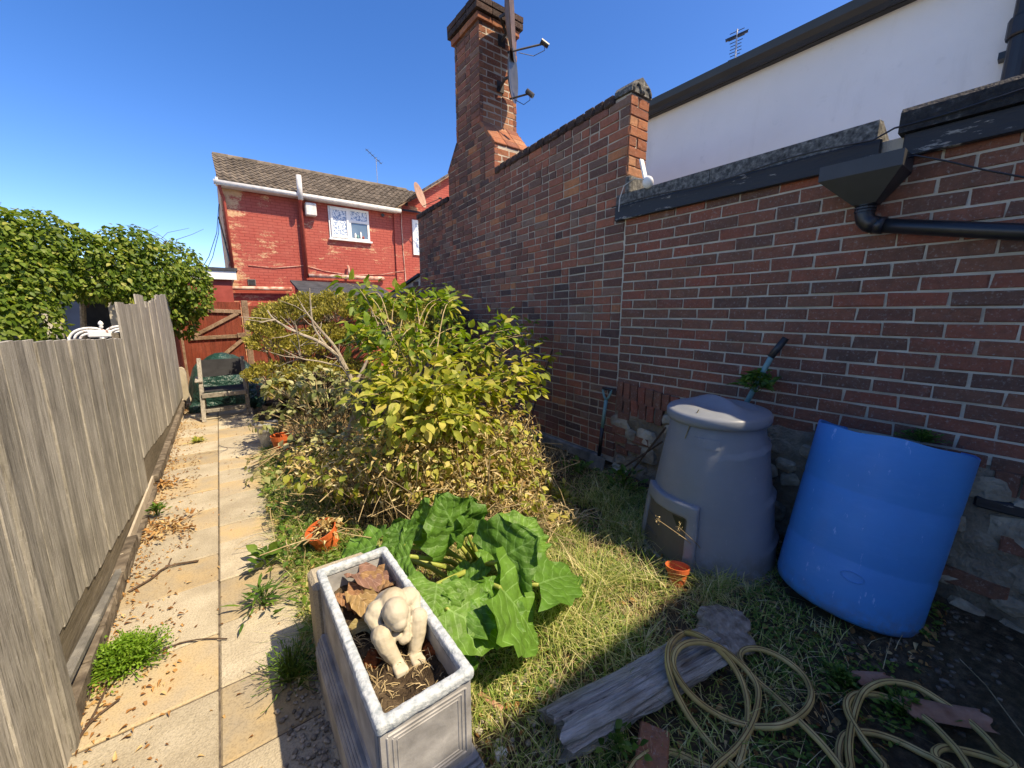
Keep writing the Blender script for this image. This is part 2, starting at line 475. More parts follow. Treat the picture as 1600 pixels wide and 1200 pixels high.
def painted_brick():
    t = NT('painted_red_brick')
    sp = t.new('ShaderNodeSeparateXYZ'); t.l(t.pos(), sp.inputs[0])
    cb = t.new('ShaderNodeCombineXYZ'); t.l(sp.outputs[0], cb.inputs[0]); t.l(sp.outputs[2], cb.inputs[1])
    bk = t.new('ShaderNodeTexBrick'); t.l(cb.outputs[0], bk.inputs['Vector'])
    bk.inputs['Scale'].default_value = 1.0; bk.inputs['Mortar Size'].default_value = .009
    bk.inputs['Brick Width'].default_value = .225; bk.inputs['Row Height'].default_value = .075
    bk.inputs['Mortar Smooth'].default_value = .5
    bk.inputs['Color1'].default_value = (.41, .088, .066, 1); bk.inputs['Color2'].default_value = (.37, .075, .057, 1)
    bk.inputs['Mortar'].default_value = (.26, .046, .036, 1)
    col = bk.outputs[0]
    col = t.mix(t.ramp(t.noise(2.2, 6, .65), [(.45, 0), (.75, .5)]), col, (.42, .125, .095))
    fl = t.noise(1.15, 9, .75, stretch=(1, 1, 2.2))
    # paint has come off most along the outer corner of the house
    edge = t.ramp(sp.outputs[0], [(0.0, .10), (.01, .10)])
    mr = t.new('ShaderNodeMapRange'); t.l(sp.outputs[0], mr.inputs[0])
    mr.inputs[1].default_value = .36; mr.inputs[2].default_value = .95; mr.inputs[3].default_value = .17; mr.inputs[4].default_value = 0.0
    fl2 = t.math('ADD', fl, mr.outputs[0])
    fl2 = t.math('ADD', fl2, t.math('MULTIPLY', t.math('SUBTRACT', t.noise(22, 5, .7, stretch=(1, 1, 2.5)), .5), .32))
    msk = t.ramp(fl2, [(.575, 0.0), (.64, 1.0)])
    raw = t.ramp(t.noise(14, 3), [(.35, (.55, .36, .19)), (.6, (.66, .47, .29)), (.75, (.5, .22, .13))])
    col = t.mix(t.math('MULTIPLY', msk, .8), col, raw)
    b1 = t.bump(t.math('SUBTRACT', 1.0, bk.outputs['Fac']), .5, .006)
    t.bump(fl, .25, .006, b1)
    return t.done(col, .75, .25)
MAT['house_red'] = painted_brick()
MAT['red_paint'] = simple('red_paint', [(.3, (.28, .05, .035)), (.7, (.38, .075, .055))], 9, .6, .35, .2, 40, .002)
MAT['pink_pipe'] = simple('pink_pipe', [(.35, (.33, .10, .07)), (.5, (.55, .33, .25)), (.7, (.68, .55, .46))], 7, .7, .25, .3, 40, .003)
MAT['roof_tile'] = simple('roof_tile', [(.3, (.085, .068, .052)), (.55, (.155, .128, .100)), (.8, (.22, .185, .145))], 4, .9, .15, .6, 60, .006, rvar=.22)
MAT['felt'] = simple('felt', [(.3, (.03, .034, .04)), (.7, (.07, .075, .085))], 5, .85, .2, .4, 60, .004)
MAT['gutter_white'] = simple('gutter_white', [(.3, (.48, .47, .45)), (.6, (.66, .65, .63))], 9, .5, .35, .1, 30, .002)
def glass_mat():
    t = NT('window_glass'); return t.done(t.ramp(t.noise(1.2, 2), [(.4, (.10, .16, .22)), (.6, (.16, .24, .32))]), .06, .8)
MAT['glass'] = glass_mat()
def lace_mat():
    t = NT('lace_curtain'); n = t.noise(26, 2, .5)
    return t.done(t.ramp(n, [(.42, (.16, .26, .42)), (.5, (.62, .68, .74)), (.62, (.75, .78, .8))]), .8, .2)
MAT['lace'] = lace_mat()
def slab_mat(name, stops, bump, bs):
    t = NT(name)
    col = t.ramp(t.noise(5, 6, .6), stops)
    col = t.mix(t.ramp(t.noise(140, 3, .6), [(.38, .5), (.52, 0.0)]), col, t.hsv(col, v=.55))
    col = t.mix(t.ramp(t.noise(2.6, 5), [(.52, 0.0), (.8, .6)]), col, (.24, .20, .15))
    col = t.hsv(col, v=t.math('ADD', t.math('MULTIPLY', t.rand(), .2), .9))
    t.bump(t.noise(bs, 4), bump, .006)
    return t.done(col, .92, .15)
MAT['slab_pale'] = slab_mat('slab_pale', [(.3, (.36, .315, .235)), (.55, (.45, .40, .305)), (.8, (.52, .47, .37))], .9, 130)
MAT['slab_orange'] = slab_mat('slab_orange', [(.3, (.34, .295, .225)), (.5, (.40, .325, .215)), (.66, (.45, .34, .195)), (.85, (.37, .32, .25))], .25, 120)
MAT['soil'] = simple('soil', [(.3, (.030, .021, .014)), (.5, (.065, .046, .030)), (.65, (.12, .088, .056)), (.8, (.20, .155, .10))], 22, .97, .1, 1.0, 50, .03, detail=8)
def ground_mat():
    t = NT('garden_ground')
    col = t.ramp(t.noise(24, 8, .65), [(.3, (.05, .038, .026)), (.5, (.10, .075, .05)), (.64, (.17, .13, .085)), (.8, (.28, .22, .15))])
    col = t.mix(t.ramp(t.noise(1.8, 4), [(.45, 0), (.65, .6)]), col, (.11, .095, .045))
    # ground outside the garden is made pale to bounce light back in
    sp = t.new('ShaderNodeSeparateXYZ'); t.l(t.pos(), sp.inputs[0])
    out = t.math('MAXIMUM', t.math('LESS_THAN', sp.outputs[0], -.7), t.math('GREATER_THAN', sp.outputs[0], 2.95))
    out = t.math('MAXIMUM', out, t.math('LESS_THAN', sp.outputs[1], -.5))
    out = t.math('MAXIMUM', out, t.math('GREATER_THAN', sp.outputs[1], 10.3))
    col = t.mix(out, col, t.ramp(t.noise(3, 6), [(.3, (.40, .36, .30)), (.7, (.55, .51, .44))]))
    t.bump(t.noise(55, 6, .7), 1.0, .03)
    return t.done(col, .97, .1)
MAT['ground'] = ground_mat()
MAT['gravel'] = simple('gravel', [(.3, (.12, .105, .09)), (.5, (.28, .25, .205)), (.8, (.50, .46, .38))], 60, .9, .2, .3, 90, .003, rvar=.45)
MAT['bin_hatch'] = simple('bin_hatch', [(.3, (.085, .08, .07)), (.7, (.115, .108, .095))], 2.5, .5, .4, .12, 240, .001)
def scuffed(name, c0, c1, rough, dirt, spec=.4):
    t = NT(name)
    col = t.ramp(t.noise(3, 4), [(.3, c0), (.7, c1)])
    col = t.mix(t.ramp(t.noise(5, 8, .75, stretch=(1, 1, 4)), [(.52, 0.0), (.70, .22)]), col, t.hsv(col, v=1.25, s=.9))
    col = t.mix(t.ramp(t.noise(38, 6, .75, stretch=(1, 1, .25)), [(.63, 0.0), (.68, .5)]), col, t.hsv(col, v=1.5, s=.65))
    col = t.mix(t.ramp(t.noise(2.2, 7, .7), [(.50, 0.0), (.75, dirt)]), col, (.16, .13, .09))
    sp = t.new('ShaderNodeSeparateXYZ'); t.l(t.pos(), sp.inputs[0])
    mr = t.new('ShaderNodeMapRange'); t.l(sp.outputs[2], mr.inputs[0])
    mr.inputs[1].default_value = .02; mr.inputs[2].default_value = .22; mr.inputs[3].default_value = .75; mr.inputs[4].default_value = 0.0
    splash = t.math('MULTIPLY', mr.outputs[0], t.ramp(t.noise(16, 7, .75), [(.42, 0.0), (.58, 1.0)]))
    col = t.mix(splash, col, (.15, .115, .075))
    t.bump(t.noise(45, 5), .12, .003)
    return t.done(col, t.ramp(t.noise(7, 6, .7), [(.3, rough-.08), (.7, rough+.14)]), spec)
MAT['bin_plastic'] = scuffed('bin_plastic', (.19, .215, .245), (.225, .25, .28), .38, .22)
MAT['drum_blue'] = scuffed('drum_blue', (.001, .225, .60), (.002, .26, .66), .40, .10, .35)
MAT['lead'] = simple('lead', [(.28, (.19, .19, .19)), (.5, (.30, .30, .30)), (.68, (.42, .42, .42)), (.82, (.55, .55, .54))], 11, .72, .3, .4, 60, .003, detail=8)
MAT['lead_rim'] = simple('lead_rim', [(.3, (.24, .29, .32)), (.52, (.45, .50, .53)), (.75, (.62, .66, .68))], 60, .8, .3, .8, 120, .004, detail=8)
MAT['statue'] = simple('statue', [(.25, (.36, .29, .185)), (.45, (.46, .41, .31)), (.75, (.52, .485, .40))], 14, .85, .2, .4, 70, .003)
MAT['terracotta'] = simple('terracotta', [(.3, (.50, .10, .03)), (.7, (.62, .145, .05))], 8, .55, .35, .1, 60, .002)
MAT['clay'] = simple('clay', [(.3, (.22, .10, .065)), (.55, (.36, .19, .13)), (.8, (.46, .29, .22))], 14, .9, .2, .4, 60, .003)
MAT['galv'] = simple('galvanised', [(.3, (.30, .32, .33)), (.6, (.45, .47, .48)), (.8, (.55, .57, .58))], 14, .5, .5, .1, 60, .001, metallic=.4)
MAT['tarp'] = simple('tarpaulin', [(.3, (.008, .040, .034)), (.7, (.014, .066, .054))], 5, .33, .5, .9, 13, .06)
MAT['fabric_black'] = simple('fabric_black', [(.3, (.020, .021, .023)), (.7, (.04, .042, .046))], 9, .8, .2, .3, 300, .001)
MAT['teal'] = simple('teal_paint', [(.3, (.11, .25, .25)), (.7, (.16, .34, .33))], 9, .5, .4, .1, 60, .001)
MAT['hose'] = simple('hose', [(.3, (.40, .27, .09)), (.6, (.54, .39, .15)), (.8, (.62, .48, .22))], 12, .5, .4, .15, 60, .002)
MAT['hose_stripe'] = simple('hose_stripe', [(.3, (.10, .05, .015)), (.7, (.17, .09, .03))], 12, .5, .4, .1, 60, .001)
MAT['blue_door'] = simple('blue_door', [(.3, (.010, .022, .06)), (.7, (.016, .034, .09))], 5, .6, .3, .2, 40, .002)
MAT['cream_paint'] = simple('cream_paint', [(.3, (.40, .37, .30)), (.7, (.52, .49, .42))], 7, .8, .2, .2, 40, .002)
MAT['white_iron'] = simple('white_iron', [(.46, (.72, .73, .72)), (.60, (.70, .69, .66)), (.66, (.22, .07, .03))], 22, .5, .4, .1, 60, .001)
MAT['vine_leaf'] = leaf_mat('vine_leaf', [(0, (.055, .11, .015)), (.35, (.10, .17, .022)), (.7, (.16, .23, .034)), (.92, (.24, .30, .05)), (1, (.34, .34, .08))], .38, .5, .3)
MAT['bush_leaf'] = leaf_mat('bush_leaf', [(0, (.14, .20, .03)), (.3, (.23, .28, .04)), (.6, (.33, .36, .06)), (.85, (.44, .43, .10)), (1, (.55, .47, .13))], .42, .5, .35)
MAT['bush_green'] = leaf_mat('bush_green', [(0, (.08, .15, .02)), (.5, (.14, .23, .03)), (1, (.23, .32, .05))], .42, .5, .35)
MAT['pale_leaf'] = leaf_mat('pale_leaf', [(0, (.12, .16, .05)), (.4, (.22, .25, .09)), (.7, (.36, .37, .17)), (1, (.50, .48, .28))], .3, .5, .35)
MAT['dry_leaf'] = leaf_mat('dry_leaf', [(0, (.24, .15, .06)), (.3, (.40, .28, .12)), (.55, (.52, .40, .18)), (.8, (.60, .50, .25)), (1, (.66, .60, .40))], .3, .75, .15)
MAT['litter_leaf'] = leaf_mat('litter_leaf', [(0, (.13, .06, .025)), (.35, (.27, .13, .05)), (.65, (.40, .23, .09)), (1, (.50, .38, .20))], .15, .8, .1)
MAT['heath_leaf'] = leaf_mat('heath_leaf', [(0, (.16, .16, .035)), (.4, (.28, .26, .055)), (.75, (.40, .36, .085)), (1, (.50, .43, .13))], .3, .6, .2)
MAT['rhubarb'] = leaf_mat('rhubarb_leaf', [(0, (.075, .19, .03)), (.5, (.105, .245, .038)), (1, (.15, .30, .055))], .38, .48, .35, True)
MAT['rhubarb_stalk'] = simple('rhubarb_stalk', [(.3, (.22, .28, .05)), (.7, (.36, .38, .10))], 14, .5, .35, .1, 60, .001)
MAT['dead_rhubarb'] = leaf_mat('dead_rhubarb', [(0, (.26, .13, .07)), (.35, (.34, .24, .10)), (.7, (.20, .10, .09)), (1, (.32, .30, .10))], .15, .7, .2, True)
MAT['weed_leaf'] = leaf_mat('weed_leaf', [(0, (.04, .10, .018)), (.5, (.08, .17, .025)), (1, (.15, .24, .04))], .35, .5, .35)
MAT['parsley'] = leaf_mat('parsley_leaf', [(0, (.08, .19, .018)), (.5, (.14, .28, .028)), (1, (.22, .36, .05))], .4, .5, .3)
MAT['grass'] = leaf_mat('grass_blade', [(0, (.11, .19, .04)), (.3, (.21, .30, .065)), (.55, (.36, .42, .12)), (.75, (.55, .53, .22)), (1, (.70, .62, .36))], .35, .6, .25)
MAT['straw'] = leaf_mat('straw', [(0, (.36, .26, .12)), (.5, (.56, .44, .23)), (1, (.70, .60, .38))], .25, .8, .15)
MAT['moss'] = simple('moss', [(.3, (.12, .035, .015)), (.6, (.24, .075, .03)), (.8, (.34, .13, .05))], 60, .95, .1, 1.0, 120, .01)

# ================================================================== setting: ground and path
def axis(lo, hi, step, far):
    a = list(np.arange(lo, hi+1e-6, step))
    for d in (.3, .8, 2, 5, 12, 30, far): a = [lo-d]+a+[hi+d]
    return a
gxs, gys = axis(-1.0, 3.0, .06, 80), axis(-0.6, 8.6, .06, 80)
gV = []
for yy in gys:
    for xx in gxs: gV.append((xx, yy, gz(xx, yy) if (-1.2 < xx < 3.1 and -1 < yy < 9) else -.035))
nx_ = len(gxs)
gF = [(j*nx_+i, j*nx_+i+1, (j+1)*nx_+i+1, (j+1)*nx_+i) for j in range(len(gys)-1) for i in range(nx_-1)]
structure(MB().add(gV, gF).build('ground', MAT['ground'], smooth=True))

# path: two columns of slabs; each is a stone of its own, some rough and pale, some smooth and tan
path = bpy.data.objects.new('path', None); path.location = (-.15, 3.5, 0); COL.objects.link(path); structure(path)
MB().box((-.66, .3, -.034), (PATH_X1+.02, 10.1, -.010)).build('path_bed', MAT['kerb_brick'], path)
def slab(x0, x1, y0, y1, kind):
    g = .0035
    dz = random.uniform(-.004, .004); tx = random.uniform(-.004, .004); ty = random.uniform(-.003, .003)
    b = MB().box((x0+g, y0+g, -.03), (x1-g, y1-g, 0), bevel=.006)
    cx, cy = (x0+x1)/2, (y0+y1)/2
    b.v = [(x, y, z+dz+(x-cx)*tx+(y-cy)*ty) if z > -.02 else (x, y, z) for x, y, z in b.v]
    b.build('slab', MAT['slab_orange' if kind else 'slab_pale'], path)
ly = [.35, .78, 1.22, 1.79, 2.14, 2.61, 2.92, 3.33, 3.67, 4.07, 4.43, 4.83, 5.28, 5.66, 6.03, 6.45, 6.9, 7.35, 7.8, 8.25, 8.7, 9.15, 9.6, 10.05]
for i in range(len(ly)-1): slab(-.61, -.158, ly[i], ly[i+1], (i % 2) == 1 if i > 2 else 0)
ry = [.35, .8, 1.1, 1.44, 1.79, 2.2, 2.58, 3.04, 3.3, 3.86, 4.18, 4.53, 4.88, 5.3, 5.75, 6.2, 6.65, 7.1, 7.55, 8.0, 8.45, 8.9, 9.35, 9.8]
for i in range(len(ry)-1): slab(-.158, PATH_X1, ry[i], ry[i+1], i in (3, 5, 7, 9, 11, 14))

# ================================================================== brick walls
def brick_meshes(mat, L=.215, H=.065, D=.05, n=6):
    """irregular chamfered brick, front facing -X, origin at the middle of its front face"""
    out = []
    for q in range(n):
        r = random.Random(q*31+hash(mat.name) % 97)
        j = lambda s: r.uniform(-s, s)
        e = .004
        vs = []
        for (y, z) in ((-L/2, -H/2), (L/2, -H/2), (L/2, H/2), (-L/2, H/2)): vs.append((D, y, z))
        for (y, z) in ((-L/2, -H/2), (L/2, -H/2), (L/2, H/2), (-L/2, H/2)): vs.append((e+j(.002), y+j(.0045), z+j(.0035)))
        for (y, z) in ((-L/2+e, -H/2+e), (L/2-e, -H/2+e), (L/2-e, H/2-e), (-L/2+e, H/2-e)): vs.append((j(.003), y+j(.003), z+j(.0025)))
        fs = [(8, 11, 10, 9)]
        for a in range(4):
            b = (a+1) % 4
            fs.append((4+a, 4+b, b, a)); fs.append((8+a, 8+b, 4+b, 4+a))
        me = MB().add(vs, fs).mesh('brick', mat); out.append(me)
    return out
class Wall:
    """collects bricks, then makes the nearest `limit` objects and joins the others"""
    def __init__(self, parent, mat, limit=290, L=.215, H=.065):
        self.parent, self.limit, self.L, self.H = parent, limit, L, H
        self.mat = mat; self.mesh = brick_meshes(mat, L, H); self.items = []
    def brick(self, y, z, x=2.8, sl=1.0, sh=1.0, face=0.0, roll=0.0, jig=.0025):
        M = Matrix.Translation((x+random.uniform(-jig, jig), y, z)) @ Matrix.Rotation(face, 4, 'Z') @ Matrix.Rotation(roll+random.uniform(-.006, .006), 4, 'X') @ Matrix.Diagonal((1, sl, sh, 1))
        self.items.append(M)
    def flush(self):
        def size(M):
            p = np.array(M.translation); d = p-CAM; k = d @ FW
            sx, sy = CX+F*(d @ RT)/max(k, .1), CY-F*(d @ UP)/max(k, .1)
            vis = (-60 < sx < 1660 and -60 < sy < 1260 and k > .2)
            return (0 if vis else 1, np.linalg.norm(d))
        self.items.sort(key=size)
        for i, M in enumerate(self.items[:self.limit]):
            link('brick', self.mesh[i*7 % len(self.mesh)], self.parent, M)
        rest = self.items[self.limit:]
        if rest:
            b = MB()
            for i, M in enumerate(rest):
                me = self.mesh[i*5 % len(self.mesh)]
                b.add([M @ v.co for v in me.vertices], [tuple(p.vertices) for p in me.polygons])
            o = b.build('brickwork', self.mat, self.parent); o['kind'] = 'stuff'

# ---- newer wall, in front of the compost bin
WX = 2.8
nw = thing('brick_wall', 'newer red brick wall with pale mortar behind compost bin and blue drum', 'wall', (WX, .9, 0))
MB().box((WX+.007, -.9, .80), (WX+.22, 2.2385, 2.345)).build('mortar', MAT['mortar_new'], nw)
W = Wall(nw, MAT['brick_new'], 295)
for k in range(20):
    z = .885+.075*k-.075
    if z+.03 > 2.28: break
    y = 2.219 + (0 if k % 2 else -.1125)+.005
    if k % 2 == 0: W.brick(2.219-.052, z, WX, .47)
    y = 2.219-(0.1125 if k % 2 == 0 else 0)
    while y > -.75:
        if not (k == 0 and y > 1.0): W.brick(y-.1125, z, WX, .995, .985)
        y -= .225
W.flush()
# soldier bricks, patched, over the rubble
sy = 2.18
for i in range(9):
    h = .17 - .006*i
    link('brick', W.mesh[i % 6], nw, Matrix.Translation((WX-.022, sy, .90-h*.5-.012*i*.6)) @ Matrix.Rotation(math.pi/2+random.uniform(-.06, .06), 4, 'X') @ Matrix.Diagonal((1, h/.22, 1.0, 1)))
    sy -= .075
for i in range(6):
    link('brick', W.mesh[(i+2) % 6], nw, Matrix.Translation((WX-.026, 2.17-.078*i, .70-.008*i)) @ Matrix.Rotation(math.pi/2+random.uniform(-.08, .08), 4, 'X') @ Matrix.Diagonal((1, .62, 1.0, 1)))
for i, (yy, zz) in enumerate([(2.12, .60), (2.14, .38), (1.93, .42), (2.12, .28), (2.16, .46), (2.0, .33)]):
    link('brick', W.mesh[i], nw, Matrix.Translation((WX-.032, yy, zz)) @ Matrix.Diagonal((1, .55+.1*(i % 3), 1, 1)))
for i in range(7):
    link('brick', W.mesh[(i+1) % 6], nw, Matrix.Translation((WX-.022, .02-.085*i, .735)) @ Matrix.Rotation(math.pi/2+random.uniform(-.05, .05), 4, 'X') @ Matrix.Diagonal((1, .5, 1.15, 1)))
for i, (yy, zz, sl) in enumerate([(-.12, .46, 1.1), (-.34, .45, .9), (-.25, .30, 1.2), (.05, .22, 1), (-.5, .33, 1)]):
    link('brick', W.mesh[i % 6], nw, Matrix.Translation((WX-.034, yy, zz)) @ Matrix.Diagonal((1, sl, 1.2, 1)))
MB().box((WX-.035, -.8, .60), (WX+.01, .10, .655), bevel=.008).build('dark_timber', MAT['black_peel'], nw)
# rubble foot: rough face, then stones set in it
rb = MB(); ny, nzz = 64, 22
vs = []
for j in range(nzz+1):
    for i in range(ny+1):
        y = 2.219-(2.219+.9)*i/ny; z = -.08+(.93)*j/nzz
        d = .02+.03*nz(y, z, 0, 6)+.02*nz(y, z, 5, 15)
        vs.append((WX+.012-d*(1 if z < .78 else .1)+max(0, z-.76)*.25, y, z))
fs = [(j*(ny+1)+i, (j+1)*(ny+1)+i, (j+1)*(ny+1)+i+1, j*(ny+1)+i+1) for j in range(nzz) for i in range(ny)]
rb.add(vs, fs).build('rubble_face', MAT['rubble_mortar'], nw, smooth=True)
def stone_mesh(seed, mat):
    r = random.Random(seed); b = MB()
    b.sphere((0, 0, 0), 1.0, 10, 6)
    vs = []
    for v in b.v:
        p = Vector(v); q = Vector([math.copysign(abs(c)**.62, c) for c in p])
        q *= 1+.28*mnoise.noise(p*1.4+Vector((seed*3.1, 0, 0)))+.10*mnoise.noise(p*3.5+Vector((0, seed*2.1, 0)))
        vs.append(q)
    b.v = vs
    return b.mesh('stone', mat, False)
stones = [stone_mesh(s, MAT['rubble']) for s in range(7)]
taken = []
tries = 0
while len(taken) < 62 and tries < 4000:
    tries += 1
    y = random.uniform(-.8, 2.17); z = random.uniform(.0, .72); r = random.uniform(.05, .105)
    if y > 1.7 and z > .55: continue
    if any((y-a)**2/1.3+(z-b)**2 < (r+c)**2*.60 for a, b, c in taken): continue
    taken.append((y, z, r))
    link('stone', stones[len(taken) % 7], nw, Matrix.Translation((WX+.01, y, z)) @ Matrix.Rotation(random.uniform(-.4, .4), 4, 'X') @ Matrix.Diagonal((.045, r*1.15, r*.8, 1)))
# fascia boards and coping stones
MB().box((WX-.045, .64, 2.243), (WX-.012, 2.30, 2.352), bevel=.004).build('fascia_board', MAT['black_peel'], nw)
MB().box((WX-.052, -.9, 2.236), (WX-.016, .555, 2.338), bevel=.004).build('fascia_board', MAT['black_peel'], nw)
for a, b in ((.66, 1.515), (1.52, 2.02), (2.025, 2.30)):
    o = MB().prism([(WX-.035, 2.355), (WX+.27, 2.355), (WX+.27, 2.37), (WX+.03, 2.452), (WX-.03, 2.445)], 'y', a, b)
    o.build('coping_stone', MAT['coping'], nw, fix=True)
for a, b in ((-.9, -.1), (-.095, .575)):
    MB().prism([(WX-.075, 2.341), (WX+.20, 2.341), (WX+.20, 2.46), (WX-.055, 2.452), (WX-.075, 2.43)], 'y', a, b).build('coping_stone', MAT['coping_black'], nw, fix=True)
# thin cable that runs along the coping
cb = MB(); pts = []
for i in range(40):
    y = 2.3-2.9*i/39
    pts.append((WX-.085+.01*math.sin(i*.6), y, 2.345+.012*math.sin(i*.45)+(.035 if y < .6 else 0)))
tag(cb.tube(pts, .0045, 5).build('cable', MAT['black_plastic']), 'thin black cable running along the coping of the brick wall', 'cable')
p = [at_x(1390, 256, 2.7), at_x(1430, 243, 2.68), at_x(1480, 252, 2.68), at_x(1540, 266, 2.68), at_x(1605, 278, 2.68), at_x(1680, 300, 2.68)]
tag(MB().tube(p, .004, 5).build('cable', MAT['black_plastic']), 'loose black cable sagging across the bricks right of the rainwater hopper', 'cable')

# ---- old wall with the chimney
ow = thing('brick_wall', 'tall old soot-darkened brick wall with chimney stack and end pier', 'wall', (WX, 4.3, 0))
YA, YB = 2.225, 6.42
def shear(y, z): return z - .047*(y-2.33)*max(0, (z-.9)/2.3)
TOP = 3.17
def core(lo, hi, name='mortar', mat='mortar_old', par=None):
    b = MB().box(lo, hi); b.v = [(x, y, shear(y, z)) for x, y, z in b.v]; return b.build(name, MAT[mat], par or ow)
core((WX+.007, YA+.014, .12), (WX+.225, YB, TOP))
W = Wall(ow, MAT['brick_old'], 292)
zk = .205; k = 0
while zk < TOP-.02:
    y = YA+.003; first = True
    r = random.random()
    i = random.randint(0, 1)
    while y < YB:
        hd = (i % 2 == 0) if random.random() < .72 else random.random() < .5
        L = .105 if hd else .216
        if y+L > YB: L = YB-y
        if L < .04: break
        W.brick(y+L/2, shear(y+L/2, zk), WX, (L-.014)/.215, .95+random.uniform(-.03, .03), roll=-.0204*max(0, zk-.9))
        y += L; i += 1
    zk += .0735; k += 1
W.flush()
# end pier: lit face towards the garden's near end
pier = MB().box((WX+.012, YA+.01, 2.345), (WX+.235, YA+.2, 3.2)).build('pier_core', MAT['mortar_old'], ow)
WP = Wall(pier, MAT['brick_chimney'], 80)
zk = 2.63; k = 0
while zk < 3.17:
    xs = [(WX+.002, .100), (WX+.108, .132)] if k % 2 else [(WX+.002, .238)]
    for x0, L in xs: WP.brick(YA, zk, x0+L/2, (L-.008)/.215, 1.02, face=math.pi/2)
    zk += .0745; k += 1
for M in WP.items: pass
WP.flush()
MB().box((WX-.006, YA-.035, 2.452), (WX+.25, YA+.02, 2.585), bevel=.01).build('concrete_block', MAT['coping'], ow)
# shaped cap of the pier: a gabled stone with two arched hollows
cap = MB()
cx = WX+.12; hw = .128
outl = [(cx-hw, 3.205), (cx+hw, 3.205), (cx+hw, 3.245), (cx+hw*.8, 3.277), (cx+hw*.42, 3.300), (cx, 3.330), (cx-hw*.42, 3.300), (cx-hw*.8, 3.277), (cx-hw, 3.245)]
cap.prism(outl, 'y', YA-.012, YA+.16)
cap = cap.build('pier_cap', MAT['coping'], ow, fix=True)
for s in (-1, 1):
    a = MB(); ring = [(cx+s*.060+.047*math.cos(t), 3.208+.062*math.sin(t)) for t in np.linspace(0, math.pi, 9)]
    a.tube([(q[0], YA-.014, q[1]) for q in ring], .012, 6).build('arch_moulding', MAT['coping'], cap, smooth=True)
# dark coping bricks on edge along the wall top
WC = []
cmesh = MB().box((-.02, -.052, 0), (.25, .052, .075), bevel=.012).mesh('coping_brick', MAT['brick_dark'])
def coping_run(y0, y1):
    y = y0
    while y < y1:
        link('coping_brick', cmesh, ow, Matrix.Translation((WX+random.uniform(-.004, .004), y+.054, shear(y, TOP)+random.uniform(-.004, .002))) @ Matrix.Rotation(-.047, 4, 'X') @ Matrix.Rotation(random.uniform(-.03, .03), 4, 'Z'))
        y += .1095
coping_run(YA+.16, 4.06); coping_run(5.33, YB-.05)
# concrete footing
b = MB().box((WX-.05, YA+.12, -.1), (WX+.01, YB, .168), bevel=.012).build('footing', MAT['concrete'], ow)
# chimney: breast, sloped shoulders, stack, oversailing cap
ch = MB()
CX0, CX1 = WX+.012, WX+.555
ch.prism([(4.16, 3.0), (5.315, 3.0), (5.315, 3.40), (5.06, 3.70), (5.06, 4.98), (4.47, 4.98), (4.47, 3.76), (4.16, 3.43)], 'x', CX0, CX1)
chim = ch.build('chimney_stack', MAT['mortar_old'], ow, fix=True)
WCm = Wall(chim, MAT['brick_old'], 150)
WCl = Wall(chim, MAT['brick_chimney'], 140)
zk = 3.06; k = 0
def yl(z):
    if z < 3.41: return 5.318
    if z < 3.70: return 5.318-(z-3.41)/.29*.258
    return 5.06
def yr(z):
    if z < 3.43: return 4.152
    if z < 3.76: return 4.152+(z-3.43)/.33*.31
    return 4.462
while zk < 4.84:
    y = yr(zk); i = k % 2; ye = yl(zk)
    while y < ye-.03:
        L = min(.106 if (i+k) % 2 else .216, ye-y)
        WCm.brick(y+L/2, zk, WX+.004, (L-.01)/.215, 1.0)
        y += L; i += 1
    y0 = yr(zk)
    if zk > 3.1:
        x = WX+.002; i = k % 2
        while x < CX1-.02:
            L = min(.106 if i % 2 else .216, CX1+.004-x)
            if not (3.42 < zk < 3.77): WCl.brick(y0+.006, zk, x+L/2, (L-.01)/.215, 1.0, face=math.pi/2)
            x += L; i += 1
        # hidden sides too, so that the stack is whole
        x = WX+.002
        while x < CX1-.02:
            L = min(.216, CX1+.004-x)
            if not (3.42 < zk < 3.72): WCm.brick(ye-.004, zk, x+L/2, (L-.01)/.215, 1.0, face=-math.pi/2)
            x += L
        y = y0
        while y < ye-.03:
            L = min(.216, ye-y)
            WCm.brick(y+L/2, zk, CX1+.004, (L-.01)/.215, 1.0, face=math.pi)
            y += L
    zk += .074; k += 1
WCm.flush(); WCl.flush()
# weathering bricks on the sloped shoulders
def slope_bricks(y0, z0, y1, z1, mat, ang):
    n = 4
    for i in range(n):
        t = (i+.5)/n; y = y0+(y1-y0)*t; z = z0+(z1-z0)*t
        for j in range(3):
            x = WX+.002+.183*j
            b = MB().box((0, -.058, -.03), (.176, .058, .016), bevel=.006)
            M = Matrix.Translation((x, y, z)) @ Matrix.Rotation(ang, 4, 'X')
            b.v = [tuple(M @ Vector(v)) for v in b.v]
            b.build('brick', MAT[mat], chim)
slope_bricks(4.152, 3.432, 4.462, 3.762, 'brick_chimney', math.atan2(.33, .31))
slope_bricks(5.06, 3.70, 5.318, 3.41, 'brick_old', -math.atan2(.29, .258))
